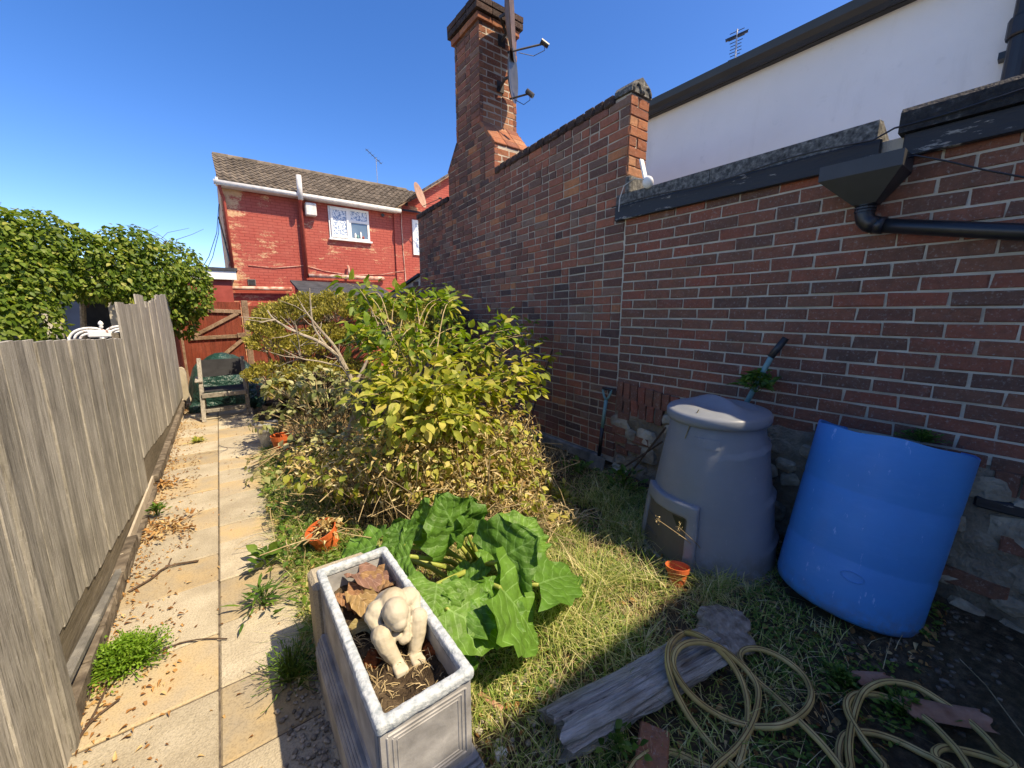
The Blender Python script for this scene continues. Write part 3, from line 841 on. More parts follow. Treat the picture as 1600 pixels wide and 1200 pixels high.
# oversailing courses of the cap: separate bricks round the stack
def ring_course(z, pr, mat, L0=.222):
    x0, x1, y0, y1 = WX-pr, CX1+pr, 4.47-pr, 5.06+pr
    m = brick_meshes(MAT[mat], .215, .066, .12, 4)
    def run(a, b, fn):
        n = max(2, round((b-a)/L0)); L = (b-a)/n
        for i in range(n): fn(a+L*(i+.5), (L-.01)/.215)
    run(y0, y1, lambda c, s: link('brick', m[int(c*50) % 4], chim, Matrix.Translation((x0, c, z)) @ Matrix.Diagonal((1, s, 1, 1))))
    run(y0, y1, lambda c, s: link('brick', m[int(c*50) % 4], chim, Matrix.Translation((x1, c, z)) @ Matrix.Rotation(math.pi, 4, 'Z') @ Matrix.Diagonal((1, s, 1, 1))))
    run(x0, x1, lambda c, s: link('brick', m[int(c*50) % 4], chim, Matrix.Translation((c, y0, z)) @ Matrix.Rotation(math.pi/2, 4, 'Z') @ Matrix.Diagonal((1, s, 1, 1))))
    run(x0, x1, lambda c, s: link('brick', m[int(c*50) % 4], chim, Matrix.Translation((c, y1, z)) @ Matrix.Rotation(-math.pi/2, 4, 'Z') @ Matrix.Diagonal((1, s, 1, 1))))
ring_course(4.875, .03, 'brick_chimney'); ring_course(4.95, .062, 'brick_dark'); ring_course(5.026, .064, 'brick_dark')
MB().box((WX-.02, 4.45, 4.93), (CX1+.02, 5.08, 5.075), bevel=.02).build('chimney_top', MAT['mortar_old'], chim)

# ---- low wall beyond, with a raking top
lw = thing('brick_wall', 'low shaded brick wall with raking top beyond the chimney wall', 'wall', (WX, 7.4, 0))
MB().prism([(6.425, -.05), (8.6, -.05), (8.6, 1.68), (8.27, 1.74), (6.425, 2.09)], 'x', WX+.02, WX+.22).build('wall_body', MAT['mortar_old'], lw, fix=True)
W = Wall(lw, MAT['brick_old'], 60)
for k in range(28):
    z = .1+.075*k; y = 6.43+(.11 if k % 2 else 0)
    while y < 8.55:
        if z+.04 < 2.09-(y+.2-6.425)*.19: W.brick(y+.1, z, WX+.013)
        y += .225
W.flush()
MB().beam((WX+.1, 6.42, 2.115), (WX+.1, 8.3, 1.765), .26, .04).build('coping_strip', MAT['felt'], lw)

# ================================================================== white building behind the wall
wb = thing('rendered_building', 'white rendered building with black gutter rising behind the brick wall', 'building', (6.5, .5, 0))
MB().box((4.2, -6.0, -.05), (10, 3.16, 3.66)).build('wall', MAT['render_white'], wb)
MB().box((4.14, -6.0, 3.655), (4.21, 3.19, 3.80), bevel=.006).build('fascia_board', MAT['black_peel'], wb)
MB().prism([(4.03, 3.70), (4.05, 3.66), (4.10, 3.645), (4.138, 3.66), (4.138, 3.76), (4.02, 3.76)], 'y', -6.0, 3.22).build('gutter', MAT['black_plastic'], wb, fix=True)
MB().prism([(4.07, 3.765), (10.1, 3.765), (10.1, 4.0), (7.1, 4.3)], 'y', -6.0, 3.2).build('roof', MAT['felt'], wb, fix=True)
pb = at_x(1573, 145, 4.1); pt = at_x(1592, -10, 4.1)
dp = MB().lathe([(.058, 2.2), (.058, 3.3), (.058, 3.7)], 18, Matrix.Translation((4.105, .36, 0)), 1, 1).build('drain_pipe', MAT['black_plastic'], wb, smooth=False)
MB().lathe([(.07, 3.14), (.074, 3.15), (.074, 3.24), (.07, 3.25)], 18, Matrix.Translation((4.105, .36, 0))).build('pipe_collar', MAT['black_plastic'], dp)
MB().box((4.13, .27, 3.06), (4.2, .45, 3.10)).build('pipe_bracket', MAT['black_plastic'], dp)

# TV aerial on that roof
ae = thing('tv_aerial', 'slender many-element television aerial above the white building roof', 'aerial', tuple(at_x(1150, 112, 6.0)))
b0, b1 = at_x(1149, 118, 6.0), at_x(1152, 46, 6.0)
MB().tube([b0-np.array([0, 0, .5]), b1], .012, 6).build('mast', MAT['metal_light'], ae)
bm_ = MB()
for i in range(12):
    z = b0[2]+.10+(b1[2]-b0[2]-.12)*i/11
    w = .085 if i < 9 else .14
    q = np.array([b1[0], b1[1], z]); d = np.array([.35, -.94, .12])*w*(.6+.4*math.sin(i*1.7)**2)
    bm_.tube([q-d, q+d], .005, 4)
bm_.build('elements', MAT['metal_dark'], ae)
MB().beam(np.array([b1[0]-.05, b1[1]+.12, b1[2]-.10]), np.array([b1[0]+.05, b1[1]-.12, b1[2]-.06]), .02, .02).build('boom', MAT['metal_dark'], ae)

# ================================================================== rainwater hopper and its pipe
hp = thing('rainwater_hopper', 'black rainwater hopper with elbow and sloping downpipe on the brick wall', 'hopper', (2.7, .67, 2.0))
y0, y1 = .515, .835
top = [(WX-.005, y0, 2.235), (WX-.005, y1, 2.235), (WX-.20, y1, 2.235), (WX-.20, y0, 2.235)]
mid = [(WX-.005, y0, 2.165), (WX-.005, y1, 2.165), (WX-.20, y1, 2.165), (WX-.20, y0, 2.165)]
yc = .655
bot = [(WX-.025, yc-.045, 2.035), (WX-.025, yc+.045, 2.035), (WX-.115, yc+.045, 2.035), (WX-.115, yc-.045, 2.035)]
inn = [(WX-.018, y0+.012, 2.235), (WX-.018, y1-.012, 2.235), (WX-.188, y1-.012, 2.235), (WX-.188, y0+.012, 2.235)]
inb = [(x, y, 2.16) for x, y, z in inn]
fs = []
for a in range(4):
    b = (a+1) % 4
    fs += [(a, b, 4+b, 4+a), (4+a, 4+b, 8+b, 8+a), (a, 12+a, 12+b, b), (12+a, 16+a, 16+b, 12+b)]
fs += [(8, 9, 10, 11), (16, 17, 18, 19)]
MB().add(top+mid+bot+inn+inb, fs).build('hopper_box', MAT['grey_plastic'], hp, fix=True)
px = WX-.07
el = [(px, yc, 2.05), (px, yc, 1.99), (px, yc-.006, 1.965), (px, yc-.024, 1.943), (px, yc-.055, 1.93)]
MB().tube(el, .041, 16).build('elbow', MAT['black_plastic'], hp, smooth=True)
for z in (2.035, 2.02, 2.005):
    MB().tube([(px, yc, z-.004), (px, yc, z+.004)], .045, 16).build('elbow_ring', MAT['black_plastic'], hp)
MB().tube([(px, yc-.045, 1.932), (px, .13, 1.825), (px, -.9, 1.60)], .034, 18).build('downpipe', MAT['black_plastic'], hp, smooth=True)
MB().tube([(px, yc-.05, 1.931), (px, yc-.085, 1.9235)], .041, 16).build('pipe_socket', MAT['black_plastic'], hp, smooth=True)

# white lamp on the pier
q = at_x(1003, 282, 2.74)
lm = thing('wall_lamp', 'small white lamp with bracket and loose flex at the foot of the pier', 'lamp', tuple(q))
MB().lathe([(.0001, -.02), (.034, -.018), (.048, 0), (.046, .006), (.02, .012), (.0001, .013)], 18, Matrix.Translation(tuple(q+np.array([.02, -.04, -.02]))) @ Matrix.Rotation(1.2, 4, 'Y')).build('lamp_head', MAT['white_paint'], lm, smooth=True)
MB().beam(tuple(q+np.array([.02, .03, .16])), tuple(q+np.array([.02, -.02, .0])), .045, .012).build('bracket', MAT['white_paint'], lm)
fl = [q+np.array(v) for v in ((.0, -.03, .0), (-.03, .05, .02), (-.06, .12, -.02), (-.055, .16, -.10), (-.05, .17, -.2))]
MB().tube(fl, .004, 5).build('flex', MAT['white_dirty'], lm)

# ================================================================== satellite dishes
def dish(name, label, centre, normal, r, mat, arm_to=None, mount=None, group=None, stretch=1.0):
    c = Vector(centre); nrm = Vector(normal).normalized()
    t = thing(name, label, 'satellite dish', tuple(c), group)
    Q = nrm.to_track_quat('Z', 'Y').to_matrix().to_4x4()
    prof = [(r*f, .16*r*f*f) for f in (0.0001, .25, .5, .75, 1.0)]+[(r*1.02, .165*r), (r*1.0, .14*r)]+[(r*f, .16*r*f*f-.012) for f in (.75, .5, .25, .0001)]
    MB().lathe(prof, 28, Matrix.Translation(c) @ Q, 1, stretch).build('reflector', mat, t, smooth=True)
    if arm_to is not None:
        a = Vector(arm_to)
        low = c - (Q @ Vector((0, 1, 0))).normalized()*r*.9*(1 if (Q @ Vector((0, 1, 0))).z > 0 else -1)
        MB().tube([low, low.lerp(a, .9), a], .011, 8).build('feed_arm', MAT['metal_dark'], t)
        d = (c-a).normalized()
        MB().tube([a-d*.05, a+d*.05], .028, 10).build('receiver', MAT['metal_dark'], t)
        MB().tube([a, a+Vector((0, 0, -.07)), a.lerp(low, .3)+Vector((0, 0, -.10)), a.lerp(low, .7)+Vector((0, 0, -.03))], .004, 5).build('lead', MAT['black_plastic'], t)
    if mount is not None:
        mo = Vector(mount)
        MB().tube([c-nrm*.01, c-nrm*.07+Vector((0, 0, -.02)), mo+Vector((0, -.10, .04)), mo], .016, 8).build('mount_arm', MAT['metal_dark'], t)
        MB().box((-.05, -.012, -.06), (.05, .0, .06), Matrix.Translation(mo)).build('mount_plate', MAT['metal_dark'], t)
    return t
yc_ = 4.46
dish('satellite_dish', 'upper large satellite dish, seen edge-on, at the top of the chimney', at_y(791, 22, 4.12), (.745, -.66, .03), .42, MAT['dish_rust2'], at_y(851, 68, 3.95), (3.12, yc_, 4.72))
dish('satellite_dish', 'lower smaller dark satellite dish mounted halfway down the chimney', at_y(797, 120, 4.20), (.66, -.75, -.02), .26, MAT['dish_grey'], at_y(828, 146, 4.02), (3.10, yc_, 4.22))

# ================================================================== red house at the end
HY = 13.0
hs = thing('painted_house', 'red painted brick house with flaking paint and brown tiled roof', 'house', (3, 15, 0))
MB().box((.37, HY, -.05), (4.95, 17.0, 4.60)).build('wall', MAT['house_red'], hs)
g = MB().prism([(HY, 4.60), (17, 4.60), (15, 5.72)], 'x', .40, 7.2).build('gable', MAT['house_red'], hs, fix=True)
# wing with raking verge
MB().prism([(4.85, -.05), (9.5, -.05), (9.5, 7.0), (8.3, 7.0), (4.95, 4.74), (4.85, 4.60)], 'y', HY-.06, 17).build('wing_wall', MAT['house_red'], hs, fix=True)
def along(a, b, t): return tuple(np.array(a)+(np.array(b)-np.array(a))*t)
va, vb = (4.80, HY-.12, 4.66), (8.3, HY-.12, 7.05)
MB().beam(va, vb, .30, .05).build('verge_board', MAT['gate_frame'], hs)
rt_mat = MAT['roof_tile']
for i in range(14):
    a = along(va, vb, i/14); b = along(va, vb, (i+1.08)/14)
    MB().beam((a[0], a[1]+.02, a[2]+.05), (b[0], b[1]+.02, b[2]+.07), .40, .025).build('roof_tile', rt_mat, hs)
MB().prism([(4.85, 4.68), (8.3, 7.03), (12, 4.6)], 'y', HY+.12, 19).build('wing_roof', MAT['roof_tile'], hs, fix=True)
# main roof slope: rows of wavy tiles
ridge = (15.0, 5.93); eave = (HY-.26, 4.70)
roof = MB().add([(.33, eave[0], eave[1]-.05), (7.4, eave[0], eave[1]-.05), (7.4, ridge[0], ridge[1]-.05), (.40, ridge[0], ridge[1]-.05), (.40, 17.3, 4.65), (7.4, 17.3, 4.65)],
                [(0, 1, 2, 3), (3, 2, 5, 4)]).build('roof', MAT['felt'], hs)
tw, nseg = .335, 12
def tile_mesh():
    V = []; Fq = []; Lt = .345
    for j in range(2):
        for i in range(nseg+1):
            x = tw*i/nseg
            V.append((x, Lt*j, .016+.020*math.cos(2*math.pi*(i/nseg*2))+.028*(1-j)))
    for i in range(nseg+1):
        V.append((tw*i/nseg, 0, -.012))
    for i in range(nseg):
        Fq.append((i, i+1, nseg+2+i, nseg+1+i)); Fq.append((2*nseg+2+i, 2*nseg+3+i, i+1, i))
    return MB().add(V, Fq).mesh('roof_tile', rt_mat, False)
tm = tile_mesh()
sl = math.hypot(ridge[0]-eave[0], ridge[1]-eave[1]); ang = math.atan2(ridge[1]-eave[1], ridge[0]-eave[0])
nrow = 9
for r in range(nrow):
    t = r/nrow
    y = eave[0]+(ridge[0]-eave[0])*t; z = eave[1]+(ridge[1]-eave[1])*t
    x = .34
    xmax = 4.9+ (z-4.7)*1.55
    while x < min(7.2, xmax):
        link('tile', tm, roof, Matrix.Translation((x, y, z+random.uniform(-.004, .004))) @ Matrix.Rotation(ang, 4, 'X'))
        x += tw
for i in range(16):
    x = .36+.36*i
    b = MB(); b.tube([(x, ridge[0], ridge[1]-.02), (x+.37, ridge[0], ridge[1]-.015)], .10, 12); b.build('ridge_tile', rt_mat, roof)
MB().box((.30, HY-.30, 4.63), (.36, HY+.1, 4.76)).build('verge_end', MAT['gutter_white'], hs)
# gutter, fascia
MB().box((.32, HY-.22, 4.585), (4.95, HY-.02, 4.685), bevel=.01).build('fascia', MAT['gutter_white'], hs)
gut = MB().tube([(.26, HY-.28, 4.645), (5.0, HY-.28, 4.625)], .062, 10).build('gutter', MAT['gutter_white'], hs, smooth=True)
# corner downpipe
MB().tube([(.36, HY-.24, 4.60), (.40, HY-.10, 4.42), (.43, HY-.07, 4.35), (.44, HY-.07, 2.62)], .04, 10).build('downpipe', MAT['red_paint'], hs, smooth=True)
MB().tube([(.28, HY+.1, 3.9), (.40, HY-.02, 2.8)], .02, 6).build('downpipe', MAT['metal_dark'], hs)
# soil pipe with white vent top
MB().tube([(2.17, HY-.09, 2.45), (2.17, HY-.09, 4.36), (2.15, HY-.26, 4.52), (2.15, HY-.36, 4.62)], .055, 12).build('soil_pipe', MAT['red_paint'], hs, smooth=True)
MB().tube([(2.15, HY-.36, 4.50), (2.15, HY-.36, 5.12)], .066, 12).build('vent_pipe', MAT['gutter_white'], hs, smooth=True)
MB().box((2.28, HY-.22, 4.16), (2.56, HY, 4.50), bevel=.02).build('flue_box', MAT['gutter_white'], hs)
# window
wx0, wx1, wz0, wz1 = 2.90, 4.06, 3.64, 4.53
win = MB()
for (a, b, c, d) in ((wx0, wx0+.06, wz0, wz1), (wx1-.06, wx1, wz0, wz1), (wx0+.06, wx1-.06, wz0, wz0+.06), (wx0+.06, wx1-.06, wz1-.06, wz1), (wx0+.53, wx0+.62, wz0+.06, wz1-.06), (wx0+.62, wx1-.06, wz0+.50, wz0+.57)):
    win.box((a, HY-.035, c), (b, HY+.03, d))
win = win.build('window', MAT['white_paint'], hs)
sh = MB()
for (a, b, c, d) in ((wx0+.05, wx0+.10, wz0+.03, wz1-.04), (wx0+.49, wx0+.54, wz0+.03, wz1-.04), (wx0+.10, wx0+.49, wz0+.03, wz0+.08), (wx0+.10, wx0+.49, wz1-.09, wz1-.04)):
    sh.box((a, HY-.075, c), (b, HY-.037, d))
sh.build('casement', MAT['white_paint'], win)
MB().box((wx0+.10, HY-.05, wz0+.08), (wx0+.49, HY-.044, wz1-.09)).build('pane', MAT['lace'], win)
MB().box((wx0+.62, HY-.012, wz0+.57), (wx1-.06, HY-.006, wz1-.06)).build('pane', MAT['lace'], win)
MB().box((wx0+.62, HY-.012, wz0+.06), (wx1-.06, HY-.006, wz0+.50)).build('pane', MAT['glass'], win)
for q, (dx, h, m_) in enumerate(((.12, .15, 'white_paint'), (.20, .10, 'teal'), (.30, .2, 'white_paint'), (.38, .08, 'red_paint'))):
    MB().lathe([(.02, 0), (.035, h*.3), (.03, h*.7), (.015, h)], 8, Matrix.Translation((wx0+.62+dx*.9, HY-.028, wz0+.06))).build('ornament', MAT[m_], win)
MB().box((wx0-.03, HY-.10, wz0-.05), (wx1+.05, HY, wz0-.005)).build('window_sill', MAT['white_paint'], hs)
# wing window, partly behind the old wall
w2 = MB()
for (a, b, c, d) in ((5.44, 5.54, 3.36, 4.46), (5.54, 6.2, 4.36, 4.46), (5.54, 6.2, 3.36, 3.46), (5.72, 5.78, 3.46, 4.36)):
    w2.box((a, HY-.11, c), (b, HY-.04, d))
w2 = w2.build('window', MAT['white_paint'], hs)
MB().box((5.54, HY-.09, 3.46), (6.2, HY-.075, 4.36)).build('pane', MAT['lace'], w2)
# horizontal pipes, vent, wires
MB().tube([(-.05, HY-.14, 2.10), (1.75, HY-.14, 2.13)], .055, 10).build('waste_pipe', MAT['pink_pipe'], hs, smooth=True)
MB().tube([(2.22, HY-.14, 2.52), (4.32, HY-.14, 2.54), (4.40, HY-.05, 2.54)], .06, 10).build('waste_pipe', MAT['pink_pipe'], hs, smooth=True)
MB().tube([(3.33, HY-.06, 2.86), (3.33, HY-.13, 2.83), (3.33, HY-.14, 2.55)], .035, 10).build('waste_pipe', MAT['pink_pipe'], hs, smooth=True)
MB().tube([(2.3, HY-.16, 2.29), (3.66, HY-.16, 2.30)], .032, 8).build('waste_pipe', MAT['white_paint'], hs, smooth=True)
vt = MB().box((.74, HY-.03, 2.20), (.92, HY, 2.36)).build('air_vent', MAT['concrete'], hs)
for i in range(4): MB().box((.755, HY-.038, 2.22+.034*i), (.905, HY-.031, 2.238+.034*i)).build('slat', MAT['metal_dark'], vt)
MB().tube([(.8, HY-.02, 2.72), (1.4, HY-.02, 2.69), (2.15, HY-.02, 2.80), (2.7, HY-.02, 2.68), (3.4, HY-.02, 2.60), (4.4, HY-.02, 2.68), (5.10, HY-.10, 2.83)], .009, 5).build('wire', MAT['pink_pipe'], hs)
MB().tube([(5.10, HY-.08, 4.75), (5.08, HY-.08, 4.2), (5.10, HY-.08, 3.4), (5.13, HY-.08, 2.6), (5.12, HY-.08, 2.1)], .014, 6).build('wire', MAT['pink_pipe'], hs)
MB().tube([(4.50, HY-.06, 4.48), (4.50, HY-.02, 4.48)], .05, 10).build('overflow', MAT['metal_dark'], hs)
dish('satellite_dish', 'pinkish satellite dish on the red house wing under the verge', (5.50, HY-.55, 5.10), (.66, -.70, .28), .38, MAT['dish_rust'], (6.05, HY-.95, 5.02), (5.28, HY-.06, 4.92))
# aerial on the far side of the roof
a2 = thing('tv_aerial', 'thin television aerial above the tiled roof of the red house', 'aerial', (5.42, 16, 5.4))
MB().tube([(5.42, 16, 5.3), (5.42, 16, 7.2)], .014, 6).build('mast', MAT['metal_light'], a2)
MB().tube([(5.05, 16, 7.42), (5.62, 16, 7.02)], .012, 5).build('boom', MAT['metal_dark'], a2)
for i in range(6):
    x = 5.1+.1*i; z = 7.385-.07*i
    MB().tube([(x-.02, 15.75, z-.04), (x+.02, 16.25, z+.05)], .006, 4).build('element', MAT['metal_dark'], a2)
# small flat-roofed outbuilding, white board
fb = thing('flat_roof_outhouse', 'small red outhouse with white fascia and felt roof beside the gate', 'outhouse', (-.4, 12.5, 0))
MB().box((-2.2, 12.15, -.05), (.36, 13.9, 2.28)).build('wall', MAT['red_paint'], fb)
MB().box((-2.2, 12.06, 2.27), (.47, 12.12, 2.47)).build('fascia_board', MAT['white_paint'], fb)
MB().box((-2.25, 12.03, 2.475), (.50, 14.0, 2.545)).build('roof', MAT['felt'], fb)
# overhead wires left of the house
for q, (dx, lb) in enumerate(((0, 'left one of two thin wires hanging beside the red house corner'), (.10, 'right one of two thin wires hanging beside the red house corner'))):
    tag(MB().tube([(-.15-dx*1.2, 13.3, 2.5), (.05-dx*.8, 13.2, 2.9), (.24-dx*.4, 13.1, 3.5), (.33-dx*.1, 13.02, 4.2)], .008, 4).build('overhead_wire', MAT['black_plastic']), lb, 'wire')
# lean-to shed with felt roof
ls = thing('lean_to_shed', 'low shed with dark grey felt roof below the red house window', 'shed', (2.8, 11.3, 0))
MB().prism([(10.6, -.05), (12.3, -.05), (12.3, 2.25), (10.6, 1.86)], 'x', 1.75, 3.9).build('wall', MAT['house_red'], ls, fix=True)
MB().add([(1.66, 10.5, 1.88), (4.0, 10.5, 1.84), (4.0, 12.35, 2.30), (1.66, 12.35, 2.34), (1.66, 10.5, 1.83), (4.0, 10.5, 1.79), (4.0, 12.35, 2.25), (1.66, 12.35, 2.29)],
         [(0, 1, 2, 3), (7, 6, 5, 4), (0, 4, 5, 1), (1, 5, 6, 2), (2, 6, 7, 3), (3, 7, 4, 0)]).build('roof', MAT['felt'], ls)

# ================================================================== own house behind the viewer: it throws the near shade
oh = thing('rear_house', 'unseen house behind the viewpoint, walls whitened to bounce light, whose shade falls on the near ground', 'house', (1.5, -5, 0))
MB().box((-5, -9.0, -.05), (7.5, -2.25, 4.75)).build('wall', MAT['render_white'], oh)  # walls out of view, set white so they reflect light into the garden
MB().prism([(-2.0, 4.75), (-9.25, 4.75), (-5.6, 7.0)], 'x', -5.2, 7.7).build('roof', MAT['roof_tile'], oh, fix=True)

# ================================================================== gate and red fence at the far end
GY = 10.2
gt = thing('garden_gate', 'red boarded garden gate with bare timber frame and diagonal brace', 'gate', (0, GY, 0))
x = -.60
while x < .40:
    MB().box((x, GY, .06), (x+.098, GY+.02, 1.70+random.uniform(-.006, .006)), bevel=.003).build('board', MAT['red_fence'], gt)
    x += .10
for (a, b) in (((-.60, GY-.02, 1.54), (.40, GY-.02, 1.50)), ((-.52, GY-.02, .97), (.44, GY-.02, 1.00)), ((-.52, GY-.02, .30), (.40, GY-.02, .30))):
    MB().beam(a, b, .04, .075, bevel=.004).build('rail', MAT['gate_frame'], gt)
MB().beam((-.42, GY-.022, 1.03), (.34, GY-.022, 1.47), .036, .07, bevel=.004).build('brace', MAT['gate_frame'], gt)
MB().beam((-.30, GY-.022, .35), (.38, GY-.022, .93), .036, .07, bevel=.004).build('brace', MAT['gate_frame'], gt)
MB().box((.28, GY-.065, .955), (.44, GY-.04, 1.06), bevel=.01).build('latch', MAT['gate_frame'], gt)
gp = tag(MB().box((.415, GY-.06, -.05), (.53, GY+.05, 1.73), bevel=.008).build('gate_post', MAT['gate_frame']), 'square bare timber post on the latch side of the red gate', 'post')
gp = tag(MB().box((-.70, GY-.06, -.05), (-.605, GY+.05, 1.45), bevel=.008).build('gate_post', MAT['gate_frame']), 'bare timber post on the hinge side of the red gate', 'post')
rf = thing('red_fence', 'red boarded fence right of the gate behind the shrubs', 'fence', (1.6, GY, 0))
x = .54
while x < 3.0:
    MB().box((x, GY+.01, .0), (x+.138, GY+.03, 1.62+random.uniform(-.008, .008)), bevel=.003).build('board', MAT['red_fence'], rf)
    x += .14
MB().beam((.54, GY-.012, 1.3), (3.0, GY-.012, 1.3), .04, .07).build('rail', MAT['red_fence'], rf)
MB().beam((.54, GY-.012, .4), (3.0, GY-.012, .4), .04, .07).build('rail', MAT['red_fence'], rf)
rl = thing('red_fence', 'dark red boarded fence under the vine at the end of the grey fence', 'fence', (-.62, 9.2, 0))
y = 8.30
while y < 10.1:
    MB().box((-.66, y, .0), (-.64, y+.138, 1.78+random.uniform(-.012, .012)), bevel=.003).build('board', MAT['red_fence'], rl)
    y += .14
MB().box((-.70, 9.0, 0), (-.665, 9.09, 1.7)).build('post', MAT['red_fence'], rl)

# ================================================================== grey fence on the left
def board(y0, y1, z0, z1, x, par, mat='fence', tilt=0.0):
    """one weathered board: slightly cupped, uneven ends, lapped over its neighbour"""
    n = 5; V = []; Fq = []
    zs = [z0+(z1-z0)*i/n for i in range(n+1)]
    lift_ = random.uniform(-.0035, .0035); w0 = random.uniform(-.004, .004); ph = random.uniform(0, 6)
    for i, z in enumerate(zs):
        wob = .003*math.sin(ph+i*1.3)
        e0 = random.uniform(-.002, .002) if i in (0, n) else 0
        e1 = random.uniform(-.002, .002) if i in (0, n) else 0
        for (yy, t, e) in ((y0+.002+wob, .0098+lift_, e0), ((y0+y1)/2+wob, .0105+lift_, (e0+e1)/2), (y1-.002+wob, .0092+lift_, e1)):
            V.append((x+t+tilt*(z-z0)+w0*.5, yy, z+e))
        for (yy, t, e) in ((y1+wob, -.004, e1), (y0+wob, -.004, e0)):
            V.append((x+t+tilt*(z-z0)+w0*.5, yy, z+e))
    k = 5
    for i in range(n):
        for j in range(k):
            a, b = i*k+j, i*k+(j+1) % k
            Fq.append((a, b, b+k, a+k))
    Fq.append(tuple(range(k))[::-1]); Fq.append(tuple(range(n*k, n*k+k)))
    return MB().add(V, Fq).build('board', MAT[mat], par, fix=True)
FXX = -.615
fz = lambda y: 1.398-.0485*(y-2.09)                # top of the near run
bz = lambda y: .337-.100*(y-1.9)                   # foot of the near run
f0 = thing('wooden_fence', 'nearest grey board fence panel reaching the ground at the left edge', 'fence', (-.57, 1.3, 0))
y = .75
while y < 1.80:
    w = random.uniform(.10, .125)
    board(y, min(y+w+.008, 1.86), -.03, fz(y)+.015+random.uniform(-.006, .006), -.585, f0)
    y += w
MB().box((-.60, 1.795, -.05), (-.556, 1.87, fz(1.85)-.05), bevel=.006).build('edge_post', MAT['fence'], f0)
MB().beam((-.64, .75, .4), (-.64, 1.86, .4), .04, .07).build('rail', MAT['fence_rail'], f0)
f1 = thing('wooden_fence', 'long weathered grey board fence panel with gravel board beside the path', 'fence', (-.6, 3, 0))
y = 1.86
while y < 4.14:
    w = random.uniform(.088, .118)
    board(y, min(y+w+.008, 4.19), bz(y)-.012, fz(y)+random.uniform(-.003, .003), FXX, f1)
    y += w
b = MB().box((FXX-.018, 1.86, -1), (FXX+.002, 4.2, 1), bevel=.004)
b.v = [(x, y, (bz(y)+.02 if z > 0 else min(bz(y)-.135, .06))) for x, y, z in b.v]
b.build('gravel_board', MAT['fence_rail'], f1, fix=True)
MB().beam((FXX-.03, 1.86, 1.15), (FXX-.03, 4.2, 1.05), .04, .08).build('rail', MAT['fence_rail'], f1)
MB().beam((FXX-.03, 1.86, .55), (FXX-.03, 4.2, .40), .04, .08).build('rail', MAT['fence_rail'], f1)
f2 = thing('wooden_fence', 'taller uneven grey board fence panel in front of the concrete post', 'fence', (-.62, 6, 0))
y = 4.20; i = 0
while y < 8.25:
    w = random.uniform(.14, .17)
    z1 = 1.565 if y < 5.1 else (1.66 if y < 5.6 else (1.63+.02*math.sin(i) if y < 6.6 else 1.70+.045*(y-6.6)))
    if 5.5 < y < 5.75: z1 -= .09
    board(y, y+w+.006, max(.05, .34-.085*(y-4.2)) if y < 6 else .19-.02*(y-6), z1+random.uniform(-.01, .01), FXX, f2)
    y += w; i += 1
b = MB().box((FXX-.018, 4.2, -1), (FXX+.002, 8.3, 1), bevel=.004)
b.v = [(x, y, (.34-.055*(y-4.2)+.01 if z > 0 else .02)) for x, y, z in b.v]
b.build('gravel_board', MAT['fence_rail'], f2, fix=True)
MB().beam((FXX-.03, 4.2, 1.3), (FXX-.03, 8.3, 1.3), .04, .08).build('rail', MAT['fence_rail'], f2)
tag(MB().prism([(-.64, -.05), (-.53, -.05), (-.53, .50), (-.545, .57), (-.575, .60), (-.64, .60)], 'y', 8.33, 8.45).build('concrete_post', MAT['slab_pale'], fix=True), 'short pale concrete post at the end of the grey fence', 'post')
# brick kerb under the fence with a pale strip of timber on it
kb = thing('brick_kerb', 'low brick kerb under the fence along the path edge', 'kerb', (-.6, 4.5, 0))
km = MB().box((-.012, -.11, -.032), (.05, .11, .032), bevel=.006).mesh('brick', MAT['kerb_brick'])
for r in range(2):
    y = 1.9+(.11 if r else 0)
    while y < 8.2:
        zt = max(0, bz(y)-.15)
        if r == 0 or zt > .05 or y > 4.4:
            link('brick', km, kb, Matrix.Translation((-.622+.006*r, y, .0+.072*r)) @ Matrix.Rotation(random.uniform(-.03, .03), 4, 'Z'))
        y += .23
MB().box((-.66, 1.88, -.04), (-.60, 8.25, .10)).build('mortar', MAT['mortar_old'], kb)
for a, b in ((1.90, 2.36), (2.365, 2.95), (2.96, 3.3)):
    q = MB().beam((-.592, a, bz(a)-.155), (-.592, b, bz(b)-.155), .035, .035, bevel=.007).build('capping_strip', MAT['concrete'], kb)

# ================================================================== neighbour's side: pale wall, blue door, iron bedhead
nb = thing('neighbour_outbuilding', 'neighbour shed with cream post and dark blue door under the vine', 'shed', (-2, 9.6, 0))
MB().box((-5, 9.6, -.05), (-.9, 11.5, 2.35)).build('wall', MAT['felt'], nb)
MB().box((-2.14, 9.05, -.05), (-1.97, 9.15, 2.0)).build('post', MAT['cream_paint'], nb)
MB().box((-1.96, 9.12, -.05), (-1.72, 9.16, 2.0)).build('door', MAT['blue_door'], nb)
MB().box((-1.42, 9.1, -.05), (-1.34, 9.16, 2.0)).build('post', MAT['cream_paint'], nb)
MB().box((-5.0, 8.9, 2.0), (-.9, 9.7, 2.08)).build('roof_edge', MAT['white_dirty'], nb)
bh_ = thing('iron_bench_back', 'white scrolled iron furniture back with rust showing above the fence', 'garden furniture', (-1.15, 6.5, .6))
def arc(cx, cz, r, a0, a1, n=12): return [(cx+r*math.cos(t), 6.5, cz+r*.75*math.sin(t)) for t in np.linspace(a0, a1, n)]
